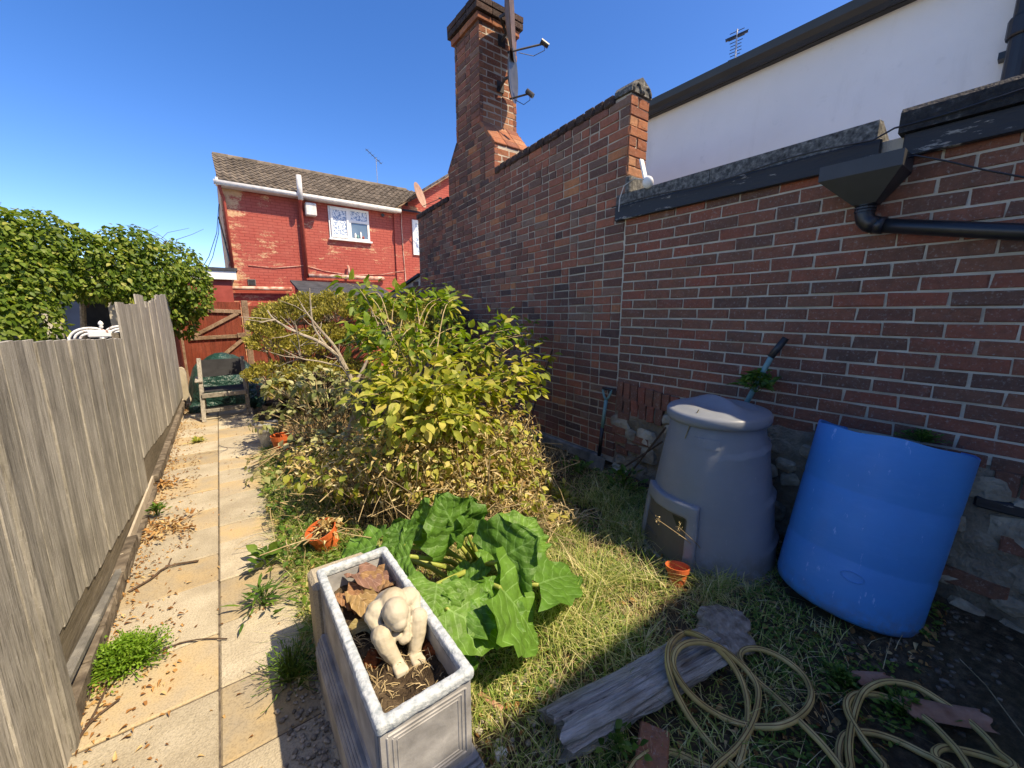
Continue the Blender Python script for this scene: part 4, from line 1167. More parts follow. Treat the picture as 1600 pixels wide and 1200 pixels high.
for q, pts in enumerate((arc(-1.20, 1.19, .17, math.pi, .15), arc(-1.20, 1.19, .13, math.pi, .1), arc(-1.20, 1.19, .085, math.pi, 0), arc(-.94, 1.22, .15, math.pi, .2), arc(-.94, 1.22, .11, math.pi, 0), arc(-.94, 1.22, .07, math.pi, 0))):
    MB().tube(pts, .013, 7).build('scroll', MAT['white_iron'], bh_, smooth=True)
for x in (-1.37, -1.10, -.86):
    MB().tube([(x, 6.5, .0), (x, 6.5, 1.22)], .014, 7).build('upright', MAT['white_iron'], bh_, smooth=True)
MB().box((-1.22, 6.48, 1.21), (-1.02, 6.52, 1.29), bevel=.012).build('crest', MAT['white_iron'], bh_)
MB().lathe([(.0001, -.04), (.012, -.03), (.02, -.01), (.014, .005), (.026, .022), (.016, .045), (.0001, .06)], 12, Matrix.Translation((-1.10, 6.5, 1.34))).build('finial', MAT['white_iron'], bh_, smooth=True)

# ================================================================== vine over the fence
def cloud(ells, n, shell=.75, dirz=-.2, droop=.5, spread=.7):
    """positions and frames of leaves spread through a set of ellipsoids, denser at their skin"""
    ells = [(np.array(c, float), np.array(r if hasattr(r, '__len__') else (r, r, r), float)) for c, r in ells]
    wts = np.array([r[0]*r[2]+r[1]*r[2] for c, r in ells]); wts = wts/wts.sum()
    Ps, Ns = [], []
    for (c, r), w in zip(ells, wts):
        k = max(1, int(n*w)); u = rnd_dirs(k)
        rad = np.where(RNG.random(k) < .75, shell+(1-shell)*RNG.random(k)*1.12, RNG.random(k)**.5)
        lump = np.array([1+.20*mnoise.noise(Vector(tuple(q*2.1+c))) for q in u])
        Ps.append(c+u*r*(rad*lump)[:, None]); Ns.append(norm(u/r))
    P = np.concatenate(Ps); N0 = np.concatenate(Ns)
    N = norm(N0*.8+np.array([0, 0, .6])+rnd_dirs(len(P))*spread)
    D = norm(np.cross(N, rnd_dirs(len(P)))+N0*.5+np.array([0, 0, -droop]))
    return P, D, N
E1 = lambda x, y, Y, r: (tuple(at_y(x, y, Y)), r)
vine = thing('climbing_vine', 'dense green vine mounded over the fence and neighbour shed', 'vine', (-1.3, 8, 0))
ve = [E1(30, 400, 7.6, (.55, .5, .50)), E1(95, 400, 7.8, (.5, .5, .45)), E1(160, 420, 8.0, (.5, .5, .45)), E1(225, 420, 8.3, (.5, .5, .52)), E1(275, 430, 8.6, (.42, .45, .55)),
      E1(300, 455, 8.7, (.28, .35, .45)), E1(-40, 400, 7.4, (.6, .5, .6)), E1(30, 440, 7.3, (.45, .4, .35)), E1(20, 495, 7.1, (.42, .35, .42)), E1(130, 445, 7.8, (.4, .4, .22)),
      E1(250, 475, 8.6, (.35, .4, .40)), E1(-30, 505, 7.0, (.4, .4, .5)), E1(200, 450, 8.0, (.35, .4, .25)), E1(60, 365, 7.7, (.4, .4, .28)), E1(200, 380, 8.2, (.35, .4, .25)), E1(285, 495, 8.9, (.22, .3, .36))]
P, D, N = cloud(ve, 21000, .78, droop=.6, spread=.9)
link('foliage', leaves_mesh('foliage', MAT['vine_leaf'], P, D, N, RNG.uniform(.035, .088, len(P))), vine)
tw_ = MB()
for i in range(14):
    c, r = random.choice(ve); p0 = np.array(c)-np.array([0, 0, .3]); d = rnd_dirs(1)[0]*np.array(r)*1.05+np.array([0, 0, .05])
    p1 = np.array(c)+d
    tw_.tube([p0, (p0+p1)/2+rnd_dirs(1)[0]*.08, p1], [.012, .007, .003], 5)
for s in range(5):
    p0 = np.array(at_y(245+10*s, 395, 8.5)); pts = [p0+np.array([.08*t*math.sin(s+t), 0, .10*t]) for t in range(5)]
    tw_.tube(pts, [.006, .005, .004, .003, .002], 4)
tw_.build('stems', MAT['dark_twig'], vine)['kind'] = 'stuff'
MB().tube([(-1.7, 8.6, 0), (-1.65, 8.5, 1.0), (-1.5, 8.2, 1.9)], [.05, .04, .03], 8).build('trunk', MAT['bark'], vine)
MB().tube([(-.9, 8.8, 0), (-.85, 8.7, 1.0), (-.6, 8.6, 1.7)], [.04, .035, .03], 8).build('trunk', MAT['bark'], vine)

# ================================================================== covered heap and chair
def remesh(b, voxel, smooth=6, fac=.5):
    """fuse overlapping closed shapes into one continuous skin"""
    me = b.mesh('tmp'); o = bpy.data.objects.new('tmp', me); COL.objects.link(o)
    m1 = o.modifiers.new('r', 'REMESH'); m1.mode = 'VOXEL'; m1.voxel_size = voxel
    m2 = o.modifiers.new('s', 'SMOOTH'); m2.iterations = smooth; m2.factor = fac
    dg = bpy.context.evaluated_depsgraph_get()
    out = bpy.data.meshes.new_from_object(o.evaluated_get(dg))
    bpy.data.objects.remove(o)
    return out
def me_displace(me, fn):
    co = np.empty(len(me.vertices)*3, np.float32); me.vertices.foreach_get('co', co); co = co.reshape(-1, 3)
    nr = np.empty(len(me.vertices)*3, np.float32); me.vertices.foreach_get('normal', nr); nr = nr.reshape(-1, 3)
    for i in range(len(co)): co[i] += nr[i]*fn(Vector(co[i].tolist()))
    me.vertices.foreach_set('co', co.ravel()); me.update()
def finish(me, mat, smooth=True):
    me.materials.clear(); me.materials.append(mat)
    me.polygons.foreach_set('use_smooth', [smooth]*len(me.polygons)); me.update(); return me

b = MB()
b.sphere((-.02, 7.85, .30), (.44, .42, .54), 20, 14); b.sphere((-.28, 7.8, .30), (.20, .40, .42), 16, 12); b.sphere((.22, 7.8, .18), (.32, .42, .38), 16, 12); b.box((-.48, 7.45, -.05), (.47, 8.2, .10))
me = remesh(b, .03, 8)
me_displace(me, lambda p: .045*mnoise.noise(p*4.5)+.03*abs(mnoise.noise(Vector((p.x*9, p.y*9, p.z*2.2)))))
tag(link('tarpaulin_cover', finish(me, MAT['tarp'])), 'dark green crumpled tarpaulin cover over a heap behind the chair', 'tarpaulin')

cr = thing('folding_chair', 'weathered wooden folding armchair with black fabric seat on the path', 'chair', (-.05, 7.0, 0))
fl, frr = Vector((-.31, 6.74, 0)), Vector((.215, 6.80, 0))
for p, tx in ((fl, -.285), (frr, .215)):
    MB().beam(p, (tx+.0, 6.98, .86), .05, .035, up=(0, 1, 0), bevel=.006).build('leg', MAT['chair_wood'], cr)
    MB().beam((p.x+.02, 7.25, 0), (p.x+.02, 6.86, .56), .035, .045, bevel=.006).build('leg', MAT['chair_wood'], cr)
MB().beam((.245, 6.76, .56), (.245, 7.12, .58), .06, .022, bevel=.006).build('armrest', MAT['chair_wood'], cr)
MB().beam((-.325, 6.76, .56), (-.325, 7.12, .58), .06, .022, bevel=.006).build('armrest', MAT['chair_wood'], cr)
MB().beam((-.30, 6.80, .355), (.21, 6.82, .355), .035, .065, bevel=.006).build('seat_rail', MAT['chair_wood'], cr)
MB().beam((-.30, 6.79, .14), (.21, 6.81, .14), .025, .05, bevel=.006).build('stretcher', MAT['chair_wood'], cr)
MB().beam((-.30, 7.1, .10), (.21, 7.1, .10), .025, .05, bevel=.006).build('stretcher', MAT['chair_wood'], cr)
V = []; Fq = []
for j in range(7):
    for i in range(5):
        t, s = j/6, i/4
        V.append((-.29+.49*s, 6.82+.36*t, .40-.03*math.sin(math.pi*t)+.02*t))
Fq = [(j*5+i, j*5+i+1, j*5+i+6, j*5+i+5) for j in range(6) for i in range(4)]
MB().add(V, Fq).build('seat', MAT['fabric_black'], cr, smooth=True)
V = []
for j in range(5):
    for i in range(5):
        t, s = j/4, i/4
        V.append((-.285+.495*s, 6.915+.055*t+.02*math.sin(math.pi*s), .60+.235*t))
Fq = [(j*5+i, j*5+i+1, j*5+i+6, j*5+i+5) for j in range(4) for i in range(4)]
MB().add(V, Fq).build('backrest', MAT['fabric_black'], cr, smooth=True)

# ================================================================== pots
def pot(label, c, h, r0, r1, mat, tilt=(0, 0), name='plant_pot', wall=.006, soil=True):
    M = Matrix.Translation(tuple(c)) @ Matrix.Rotation(tilt[0], 4, 'X') @ Matrix.Rotation(tilt[1], 4, 'Y')
    t = thing(name, label, 'pot' if name != 'bucket' else 'bucket', tuple(c))
    prof = [(r0*.3, 0), (r0, 0), (r0+(r1-r0)*.74, h*.74), (r1*1.03, h*.75), (r1*1.07, h), (r1*1.07-wall, h), (r1-wall, h*.76), (r0-wall, .012), (.0001, .012)]
    MB().lathe(prof, 28, M).build('pot_wall' if name != 'bucket' else 'bucket_wall', mat, t, smooth=False)
    if soil: MB().lathe([(.0001, h*.72), (r1*.55, h*.70), (r1*.93, h*.68)], 16, M).build('compost', MAT['soil'], t)
    return t
c = at_z(443, 706, 0.03); pot('orange plant pot standing against the galvanised bucket', c, .19, .075, .10, MAT['terracotta'])
c = at_z(424, 694, .0); pot('grey galvanised bucket behind the orange pot beside the path', c, .25, .10, .135, MAT['galv'], name='bucket')
c = at_z(430, 655, .0); pot('dark grey pot at the path edge behind the galvanised bucket', c, .22, .10, .13, MAT['grey_plastic'])
c = at_z(516, 856, .02); pot('orange pot tipped among dry bindweed behind the planter', c, .17, .065, .085, MAT['terracotta'], (.15, -.30))
c = at_z(1058, 912, .03); pot('small orange pot tilted in grass in front of the compost bin', c, .10, .042, .06, MAT['terracotta'], (-.12, .12), soil=False)
tag(MB().box((.30, 4.55, 0), (.56, 5.0, .05), bevel=.01).build('black_tray', MAT['grey_plastic']), 'black plastic tray under the orange pot and bucket', 'tray')
# edging stones round the bed further back
for i, (x_, y_, w_, h_) in enumerate(((600, 700, .4, .10), (560, 715, .32, .12), (655, 690, .35, .1))):
    c = at_z(x_, y_, .03)
    M = Matrix.Translation(tuple(c)) @ Matrix.Rotation(.3*i-.2, 4, 'Z')
    tag(MB().box((-w_/2, -.09, -.03), (w_/2, .09, h_), M, bevel=.02).build('edging_stone', MAT['slab_pale']), ['pale flat stone lying behind the leafy bush, middle of three', 'pale flat stone at the foot of the bare branched shrub', 'pale flat stone nearest the old wall behind the bush'][i], 'stone')

# ================================================================== compost bin
bc = (2.37, 1.115)
BM = Matrix.Translation((bc[0], bc[1], .015)) @ Matrix.Rotation(-.025, 4, 'Y')
cbn = thing('compost_bin', 'grey plastic compost bin with domed lid standing by the brick wall', 'compost bin', (bc[0], bc[1], 0))
R0, R1, BH = .375, .245, .885
def bin_r(z):
    t = z/BH
    return R0+(R1-R0)*t + .012*math.sin(math.pi*t)
n = 96; V = []; Fq = []; zs = np.linspace(0, BH, 61)
for z in zs:
    for k in range(n):
        a = 2*math.pi*k/n
        r = bin_r(z)
        # rising moulded ledges, each running round part of the body
        for zl, a0, a1, rise in ((.16, -1.9, .9, .10), (.42, -1.9, .9, .11), (.70, -2.7, .9, .09)):
            aa = (a-a0+math.pi) % (2*math.pi)-math.pi
            s = ((a+math.pi) % (2*math.pi)-math.pi-a0)/(a1-a0)
            if 0 < s < 1:
                e = zl+rise*(1-(1-s)**2)*.5+.02*math.sin(s*3)
                d = z-e
                amp = .020*min(1, s*5)*min(1, (1-s)*5)
                if d < 0: r += amp*math.exp(d/.05)*(1 if d < 0 else 0)
        if z > BH-.05: r -= .012*((z-(BH-.05))/.05)
        V.append(tuple(BM @ Vector((r*math.cos(a), r*math.sin(a), z))))
for j in range(len(zs)-1):
    for k in range(n):
        k2 = (k+1) % n; Fq.append((j*n+k, j*n+k2, (j+1)*n+k2, (j+1)*n+k))
MB().add(V, Fq).build('body', MAT['bin_plastic'], cbn, smooth=True)
MB().lathe([(R0+.02, 0), (R0+.022, .02), (R0, .028)], 48, BM).build('base_flange', MAT['bin_plastic'], cbn, smooth=True)
# lid: rolled edge, dome, scooped handle
nl = 64; V = []; Fq = []
prof = [(.252, .855), (.275, .86), (.282, .875), (.282, .905), (.274, .918), (.262, .922), (.245, .925), (.22, .935), (.19, .945), (.16, .955), (.13, .962), (.10, .968), (.07, .972), (.04, .974), (.001, .975)]
for (r, z) in prof:
    for k in range(nl):
        a = 2*math.pi*k/nl; x, y = r*math.cos(a), r*math.sin(a)
        # a bar left standing between two scoops, across the view
        u = x*.45+y*.89; v = -x*.89+y*.45
        dz = 0
        if r < .24:
            w = max(0, 1-(r/.235)**4)
            bar = math.exp(-(v/.034)**2)
            dz = w*(.018*bar*max(0, 1-(u/.22)**2) - .034*(1-bar)*math.exp(-((abs(v)-.095)/.06)**2)*max(0, 1-(u/.19)**2))
        V.append(tuple(BM @ Vector((x, y, z+dz))))
for j in range(len(prof)-1):
    for k in range(nl):
        k2 = (k+1) % nl; Fq.append((j*nl+k, j*nl+k2, (j+1)*nl+k2, (j+1)*nl+k))
MB().add(V, Fq).build('lid', MAT['bin_plastic'], cbn, smooth=True)
# hatch with its moulded surround, facing the lawn
ah = math.atan2(.30, -.95)   # outward direction of the hatch
def on_bin(a, z, off=0.0): 
    r = bin_r(z)+off
    return BM @ Vector((r*math.cos(a), r*math.sin(a), z))
def patch(a0, a1, z0, z1, off, na=10, nzv=8, thick=.012, round_=.0):
    V = []; Fq = []
    for layer in (off, off-thick):
        for j in range(nzv+1):
            for i in range(na+1):
                s = i/na; t = j/nzv
                z = z0+(z1-z0)*t
                V.append(tuple(on_bin(a0+(a1-a0)*s, z, layer)))
    q = (na+1)*(nzv+1)
    for j in range(nzv):
        for i in range(na):
            a = j*(na+1)+i; Fq.append((a, a+1, a+na+2, a+na+1)); Fq.append((q+a, q+a+na+1, q+a+na+2, q+a+1))
    edge = [i for i in range(na+1)]+[(j+1)*(na+1)-1 for j in range(1, nzv+1)]+[nzv*(na+1)+i for i in range(na-1, -1, -1)]+[j*(na+1) for j in range(nzv-1, 0, -1)]
    for e in range(len(edge)):
        a, b = edge[e], edge[(e+1) % len(edge)]; Fq.append((a, q+a, q+b, b))
    return MB().add(V, Fq)
hw = .62
sr = MB()
for args in ((ah-hw, ah-hw+.17, .03, .40), (ah+hw-.17, ah+hw, .03, .40), (ah-hw, ah+hw, .345, .425), (ah-hw, ah+hw, .015, .05)):
    q = patch(*args, .034, thick=.06); sr.add(q.v, q.f)
me = sr.mesh('t'); b2 = MB(); b2.v = [tuple(v.co) for v in me.vertices]; b2.f = [tuple(p.vertices) for p in me.polygons]
me = remesh(b2, .008, 8); link('hatch_surround', finish(me, MAT['bin_plastic']), cbn)
ht = patch(ah-hw+.16, ah+hw-.15, .045, .352, .018, thick=.01).build('hatch', MAT['bin_hatch'], cbn, fix=True)
for z in (.14, .24):
    patch(ah-hw+.22, ah-.05, z, z+.012, .022, 8, 1, .006).build('hatch_rib', MAT['bin_hatch'], ht, fix=True)
MB().add([tuple(on_bin(a, z, .0215)) for a, z in ((ah+.20, .335), (ah+.42, .335), (ah+.42, .27), (ah+.30, .285))], [(0, 1, 2, 3)]).build('hatch_gap', MAT['black_plastic'], ht)
# nameplate recess on the front
patch(ah+.35, ah+.85, .745, .80, .004, 8, 2, .006).build('name_panel', MAT['bin_plastic'], cbn, fix=True)

# ================================================================== blue drum, cut open, leaning on the wall
db, da = Vector((2.434, .443, .035)), Vector((.225, -.06, 1)).normalized()
DM = Matrix.Translation(db) @ da.to_track_quat('Z', 'Y').to_matrix().to_4x4()
dr = thing('plastic_drum', 'blue plastic drum with cut-off top leaning against the brick wall', 'drum', tuple(db))
r = .291; H = .874
prof = [(.0001, 0), (.20, 0), (.262, .006), (.282, .022), (r, .06), (r, .27), (r-.0022, .28), (r-.0022, .292), (r, .302), (r, .58), (r-.0022, .59), (r-.0022, .602), (r, .612), (r-.001, H-.01), (r-.001, H), (r-.008, H), (r-.010, H-.02), (r-.010, .08), (.2, .03), (.0001, .03)]
n = 72; V = []; Fq = []
for i, (q, z) in enumerate(prof):
    for k in range(n):
        a = 2*math.pi*k/n
        zz = z+(.006*math.sin(3*a+1)+.004*math.sin(7*a) if z > H-.015 else 0)
        w = 1+.012*math.sin(2*a+.6)*(z/H)
        V.append(tuple(DM @ Vector((q*w*math.cos(a), q*w*math.sin(a), zz))))
for j in range(len(prof)-1):
    for k in range(n):
        k2 = (k+1) % n; Fq.append((j*n+k, j*n+k2, (j+1)*n+k2, (j+1)*n+k))
body = MB().add(V, Fq).build('body', MAT['drum_blue'], dr, smooth=True)
md = body.modifiers.new('e', 'EDGE_SPLIT'); md.split_angle = math.radians(40)
# raised oval emblem moulded low on the front
view = (DM.to_3x3().inverted() @ (Vector((0, 0, 1.5))-db)); va_ = math.atan2(view.y, view.x)
el_ = [DM @ Vector(((r+.001)*math.cos(va_+.05+.14*math.cos(t)), (r+.001)*math.sin(va_+.05+.14*math.cos(t)), .22+.022*math.sin(t))) for t in np.linspace(0, 2*math.pi, 28)]
MB().tube(el_, .0022, 5, False).build('moulded_oval', MAT['drum_blue'], dr, smooth=True)

# ================================================================== spade, fork and canes against the wall
sp = thing('garden_spade', 'spade with pale teal shaft and D-handle leaning on the old wall', 'spade', tuple(at_x(938, 700, 2.7)))
a, b_ = np.array(at_x(947, 625, 2.72)), np.array(at_x(941, 668, 2.70)); c = np.array(at_x(936, 712, 2.68))
MB().tube([a, b_], .016, 10).build('shaft', MAT['teal'], sp, smooth=True)
MB().tube([b_, c], .017, 10).build('socket', MAT['black_plastic'], sp, smooth=True)
h0 = a; hl = np.array([0, .045, .0]); hu = np.array([.01, 0, .10])
MB().tube([h0, h0+hl*.6+hu*.3, h0+hl+hu*.75, h0+hl+hu], .011, 8).build('handle_yoke', MAT['teal'], sp, smooth=True)
MB().tube([h0, h0-hl*.6+hu*.3, h0-hl+hu*.75, h0-hl+hu], .011, 8).build('handle_yoke', MAT['teal'], sp, smooth=True)
MB().tube([h0-hl*1.1+hu, h0+hl*1.1+hu], .014, 10).build('grip', MAT['black_plastic'], sp, smooth=True)
bl = np.array([c[0]-.01, c[1], c[2]])
MB().add([tuple(bl+np.array(v)) for v in ((0, -.085, .0), (0, .085, .0), (-.05, .085, -.24), (-.05, -.085, -.24), (-.006, -.085, 0), (-.006, .085, 0), (-.056, .085, -.24), (-.056, -.085, -.24))],
         [(0, 1, 2, 3), (7, 6, 5, 4), (0, 4, 5, 1), (2, 6, 7, 3), (1, 5, 6, 2), (0, 3, 7, 4)]).build('blade', MAT['concrete'], sp)
fk = thing('tool_handle', 'teal tool shaft with black grip poking up behind the compost bin', 'garden tool', (2.66, 1.1, .3))
MB().tube([at_x(1150, 660, 2.62), at_x(1196, 574, 2.68), at_x(1206, 556, 2.69)], .016, 10).build('shaft', MAT['teal'], fk, smooth=True)
MB().tube([at_x(1204, 558, 2.69), at_x(1228, 528, 2.72)], .020, 10).build('grip', MAT['metal_dark'], fk, smooth=True)
for i, (p0, p1, lb) in enumerate((((820, 682), (863, 546), 'thin dark cane leaning upright on the old wall near the bush'),)):
    tag(MB().tube([at_x(*p0, 2.72), at_x(*p1, 2.79)], .007, 6).build('garden_cane', MAT['dark_twig']), lb, 'cane')
for p0, p1, lb in (((965, 765), (1040, 668), 'upper dark stick slanting from the ground to the compost bin'), ((960, 740), (1035, 690), 'lower dark stick slanting behind the compost bin')):
    tag(MB().tube([at_x(*p0, 2.55), at_x(*p1, 2.62)], .008, 6).build('dry_stick', MAT['dark_twig']), lb, 'stick')

# ================================================================== planter with statue
X0, X1, Y0, Y1, Z0, Z1 = .199, .469, .815, 1.545, .0, .52
pn = thing('lead_planter', 'grey lead-look rectangular planter with moulded panels and pale rim', 'planter', (.36, 1.26, Z0))
tk = .026
sh_ = MB()
sh_.box((X0+.008, Y0+.008, Z0), (X0+tk, Y1-.008, Z1-.03)); sh_.box((X1-tk, Y0+.008, Z0), (X1-.008, Y1-.008, Z1-.03))
sh_.box((X0+tk+.0005, Y0+.008, Z0), (X1-tk-.0005, Y0+tk, Z1-.03)); sh_.box((X0+tk+.0005, Y1-tk, Z0), (X1-tk-.0005, Y1-.008, Z1-.03))
sh_.build('shell', MAT['lead'], pn)
rim = MB(); rw = .026
def rail_sub(b, p0, p1, w, h):
    b.beam(p0, p1, w, h, bevel=.006)
for (a, b) in (((X0+rw/2, Y0, Z1-.014), (X0+rw/2, Y1, Z1-.014)), ((X1-rw/2, Y0, Z1-.014), (X1-rw/2, Y1, Z1-.014)), ((X0, Y0+rw/2, Z1-.0138), (X1, Y0+rw/2, Z1-.0138)), ((X0, Y1-rw/2, Z1-.0138), (X1, Y1-rw/2, Z1-.0138))):
    rail_sub(rim, a, b, rw+.004, .034)
me = remesh(rim, .005, 2); me_displace(me, lambda p: .0016*mnoise.noise(p*60)+.0014*mnoise.noise(p*22))
link('rim', finish(me, MAT['lead_rim']), pn)
# stepped plinth mouldings round the foot
for i, (pr, za, zb) in enumerate(((.028, Z0+.0, Z0+.155), (.025, Z0+.158, Z0+.176), (.020, Z0+.179, Z0+.196), (.014, Z0+.199, Z0+.214), (.008, Z0+.217, Z0+.232))):
    q = MB(); q.box((X0-pr, Y0-pr, za), (X1+pr, Y1+pr, zb), bevel=.004); q.build('plinth_moulding', MAT['lead'], pn)
# raised panel frames on the faces
def frame(axis_, c, u0, u1, z0, z1, out):
    for off, w in ((0, .007), (.013, .005), (.024, .004)):
        b = MB()
        a0, a1, b0, b1 = u0+off, u1-off, z0+off, z1-off
        for (p, q) in (((a0, b0), (a1, b0)), ((a0, b1), (a1, b1)), ((a0, b0), (a0, b1)), ((a1, b0), (a1, b1))):
            if axis_ == 'y': b.beam((p[0], c, p[1]), (q[0], c, q[1]), w, w, bevel=.002)
            else: b.beam((c, p[0], p[1]), (c, q[0], q[1]), w, w, bevel=.002)
        b.build('panel_moulding', MAT['lead'], pn)
frame('y', Y0+.008, X0+.025, X1-.025, Z0+.255, Z1-.05, -1)
frame('x', X0+.008, Y0+.03, Y1-.03, Z0+.255, Z1-.05, -1)
frame('x', X1-.008, Y0+.03, Y1-.03, Z0+.255, Z1-.05, 1)
b = MB(); V = []; nx2, ny2 = 18, 44
SOIL = lambda x, y: .425+.016*nz(x, y, 0, 14)+.012*nz(x, y, 2, 34)-.03*max(0, (1.1-y))
for j in range(ny2+1):
    for i in range(nx2+1):
        x = X0+tk+(X1-X0-2*tk)*i/nx2; y = Y0+tk+(Y1-Y0-2*tk)*j/ny2
        V.append((x, y, SOIL(x, y)))
b.add(V, [(j*(nx2+1)+i, j*(nx2+1)+i+1, (j+1)*(nx2+1)+i+1, (j+1)*(nx2+1)+i) for j in range(ny2) for i in range(nx2)]).build('compost', MAT['soil'], pn, smooth=True)
tag(MB().box((.185, 1.57, -.03), (.42, 1.72, .43), bevel=.015).build('concrete_block', MAT['slab_pale']), 'rough concrete block standing behind the far end of the planter', 'block')
tag(MB().box((.155, .76, -.034), (.52, 1.60, .004), bevel=.012).build('plinth_slab', MAT['slab_pale']), 'pale slab under the lead planter', 'slab')

# statue: seated figure, knees drawn up, head bowed onto the arms
st = MB()
S0 = np.array(at_z(640, 1040, .425))+np.array([0, .106, -.012]); SK = .86
def cap_(p, q, r0, r1, n=7):
    p, q = np.array(p, float)*SK, np.array(q, float)*SK; r0, r1 = r0*SK, r1*SK
    for i in range(n):
        t = i/(n-1); st.sphere(S0+p+(q-p)*t, r0+(r1-r0)*t, 12, 8)
def ell(c, r, M=None): st.sphere(S0+SK*np.array(c), SK*np.array(r), 18, 12, M)
ell((0, .060, .048), (.072, .060, .055))
cap_((0, .064, .05), (0, .062, .12), .068, .073); cap_((0, .062, .12), (0, .022, .172), .073, .056)
cap_((-.062, .026, .164), (.062, .026, .164), .040, .040)
ell((-.012, -.040, .180), (.046, .053, .054), Matrix.Rotation(.5, 4, 'X'))
ell((-.012, -.070, .156), (.030, .026, .034), Matrix.Rotation(.5, 4, 'X'))
cap_((-.004, .0, .182), (-.008, -.028, .178), .032, .034)
for s in (-1, 1):
    cap_((s*.046, .045, .042), (s*.070, -.050, .122), .040, .035)          # thigh
    cap_((s*.070, -.052, .122), (s*.060, -.066, .085), .035, .033, 5)      # knee and calf
    cap_((s*.060, -.066, .085), (s*.036, -.084, .024), .033, .024)
    b_ = S0+SK*np.array((s*.032, -.108, .013))
    st.box(tuple(b_-SK*np.array((.024, .034, .0145))), tuple(b_+SK*np.array((.024, .034, .0145))), bevel=.005)   # blocky foot
    cap_((s*.082, .020, .160), (s*.066, -.020, .118), .027, .023)          # upper arm
    cap_((s*.060, -.022, .116), (s*.010, -.070, .098), .020, .015)         # forearm drawn in between the knees
cap_((.030, -.040, .168), (.006, -.088, .092), .016, .013)                 # wrist against the cheek
ell((.002, -.084, .092), (.024, .015, .018))
me = remesh(st, .0030, 3); me_displace(me, lambda p: .0012*mnoise.noise(p*70)+.002*mnoise.noise(p*25))
tag(link('stone_statue', finish(me, MAT['statue'])), 'cream stone statue of a crouching figure with bowed head in the planter', 'statue')

# ================================================================== big soft leaves (rhubarb)
def big_leaf(name, mat, par, J, T, width, up, ruffle=.022, cup=.12, lobes=.16, seed=0, nu=14, nv=12):
    J, T = np.array(J, float), np.array(T, float); L = np.linalg.norm(T-J); d = (T-J)/L
    x = np.cross(d, np.array(up, float)); x /= np.linalg.norm(x); z = np.cross(x, d)
    V = []; UVs = []
    for j in range(nu+1):
        u = j/nu
        w = (math.sin(math.pi*min(1, (u*.93+.07))**.62)**.75)*(1-.12*u)
        if u == 1: w = .03
        for i in range(nv+1):
            v = -1+2*i/nv
            fr = 1+.07*math.sin(u*21+seed)*abs(v)**3+.05*math.sin(u*37+seed*2.1)*abs(v)**3
            sx = v*w*width/2*fr
            sy = L*(u-lobes*(1-u)**3*abs(v)**1.5*1.6)
            h = cup*width*.5*(abs(v)**1.6)*w*.8 - .20*L*u*u
            h += ruffle*(abs(v)**2)*math.sin(u*17+seed+v*2)+ruffle*.45*math.sin(u*26+abs(v)*7+seed)*min(1, abs(v)*2.5)
            V.append(J+x*sx+d*sy+z*h); UVs.append((i/nv, u))
    Fq = [(j*(nv+1)+i, j*(nv+1)+i+1, (j+1)*(nv+1)+i+1, (j+1)*(nv+1)+i) for j in range(nu) for i in range(nv)]
    b = MB().add(V, Fq); me = b.mesh(name, mat, True)
    uvl = me.uv_layers.new(name='UVMap')
    for p in me.polygons:
        for li, vi in zip(p.loop_indices, p.vertices): uvl.data[li].uv = UVs[vi]
    return link(name, me, par)
rh = thing('rhubarb_plant', 'rhubarb with big green crinkled leaves beside the planter', 'rhubarb', (1.0, 1.72, .03))
RB = np.array([.98, 1.72, .02])
RL = [((588, 852, .34), (524, 868, .30), .25, (0, -.2, 1)), ((640, 868, .42), (592, 884, .38), .25, (.1, -.5, 1)), ((632, 850, .44), (612, 812, .52), .2, (-.5, -.8, .5)),
      ((680, 842, .42), (655, 785, .60), .22, (-.8, -.5, .3)), ((717, 838, .44), (688, 778, .66), .30, (-.2, -.9, .45)), ((733, 836, .42), (747, 782, .60), .20, (.3, -.9, .3)),
      ((774, 876, .38), (838, 842, .50), .34, (-.1, -.8, .62)), ((800, 842, .36), (842, 806, .40), .26, (0, -.5, .9)), ((835, 850, .30), (850, 880, .22), .22, (.3, -.4, .9)),
      ((842, 912, .28), (914, 884, .18), .26, (.1, -.4, 1)), ((782, 918, .38), (858, 1000, .12), .40, (.45, -.55, .75)), ((742, 912, .28), (700, 888, .30), .2, (0, -.7, .7)),
      ((683, 912, .46), (676, 968, .40), .22, (.1, -.55, .9)), ((722, 956, .38), (765, 922, .40), .24, (0, -.5, .9)), ((700, 952, .40), (795, 998, .30), .24, (0, -.5, .9)),
      ((712, 985, .34), (750, 1045, .20), .18, (.4, -.4, .8)), ((770, 960, .30), (800, 900, .36), .24, (.1, -.7, .7)), ((700, 828, .30), (668, 800, .34), .22, (0, -.4, 1)), ((760, 850, .26), (790, 880, .28), .2, (0, -.6, .8)), ((560, 860, .26), (580, 885, .26), .16, (0, -.5, .9))]
for i, (j, t, w, up) in enumerate(RL):
    J, T = at_z(j[0], j[1], j[2]), at_z(t[0], t[1], t[2])
    lf = big_leaf('leaf', MAT['rhubarb'], rh, J, T, w*1.15, up, seed=i*1.7)
    bs = RB+np.array([random.uniform(-.07, .07), random.uniform(-.07, .07), 0])
    md_ = (bs+J)/2+np.array([0, 0, -.03])+(J-bs)*np.array([-.12, -.12, .08])
    MB().tube([bs, md_, J-(T-J)*.02+np.array([0, 0, -.006]), J+(T-J)*.06+np.array([0, 0, -.008])], [.016, .013, .010, .004], 8).build('stalk', MAT['rhubarb_stalk'], lf, smooth=True)
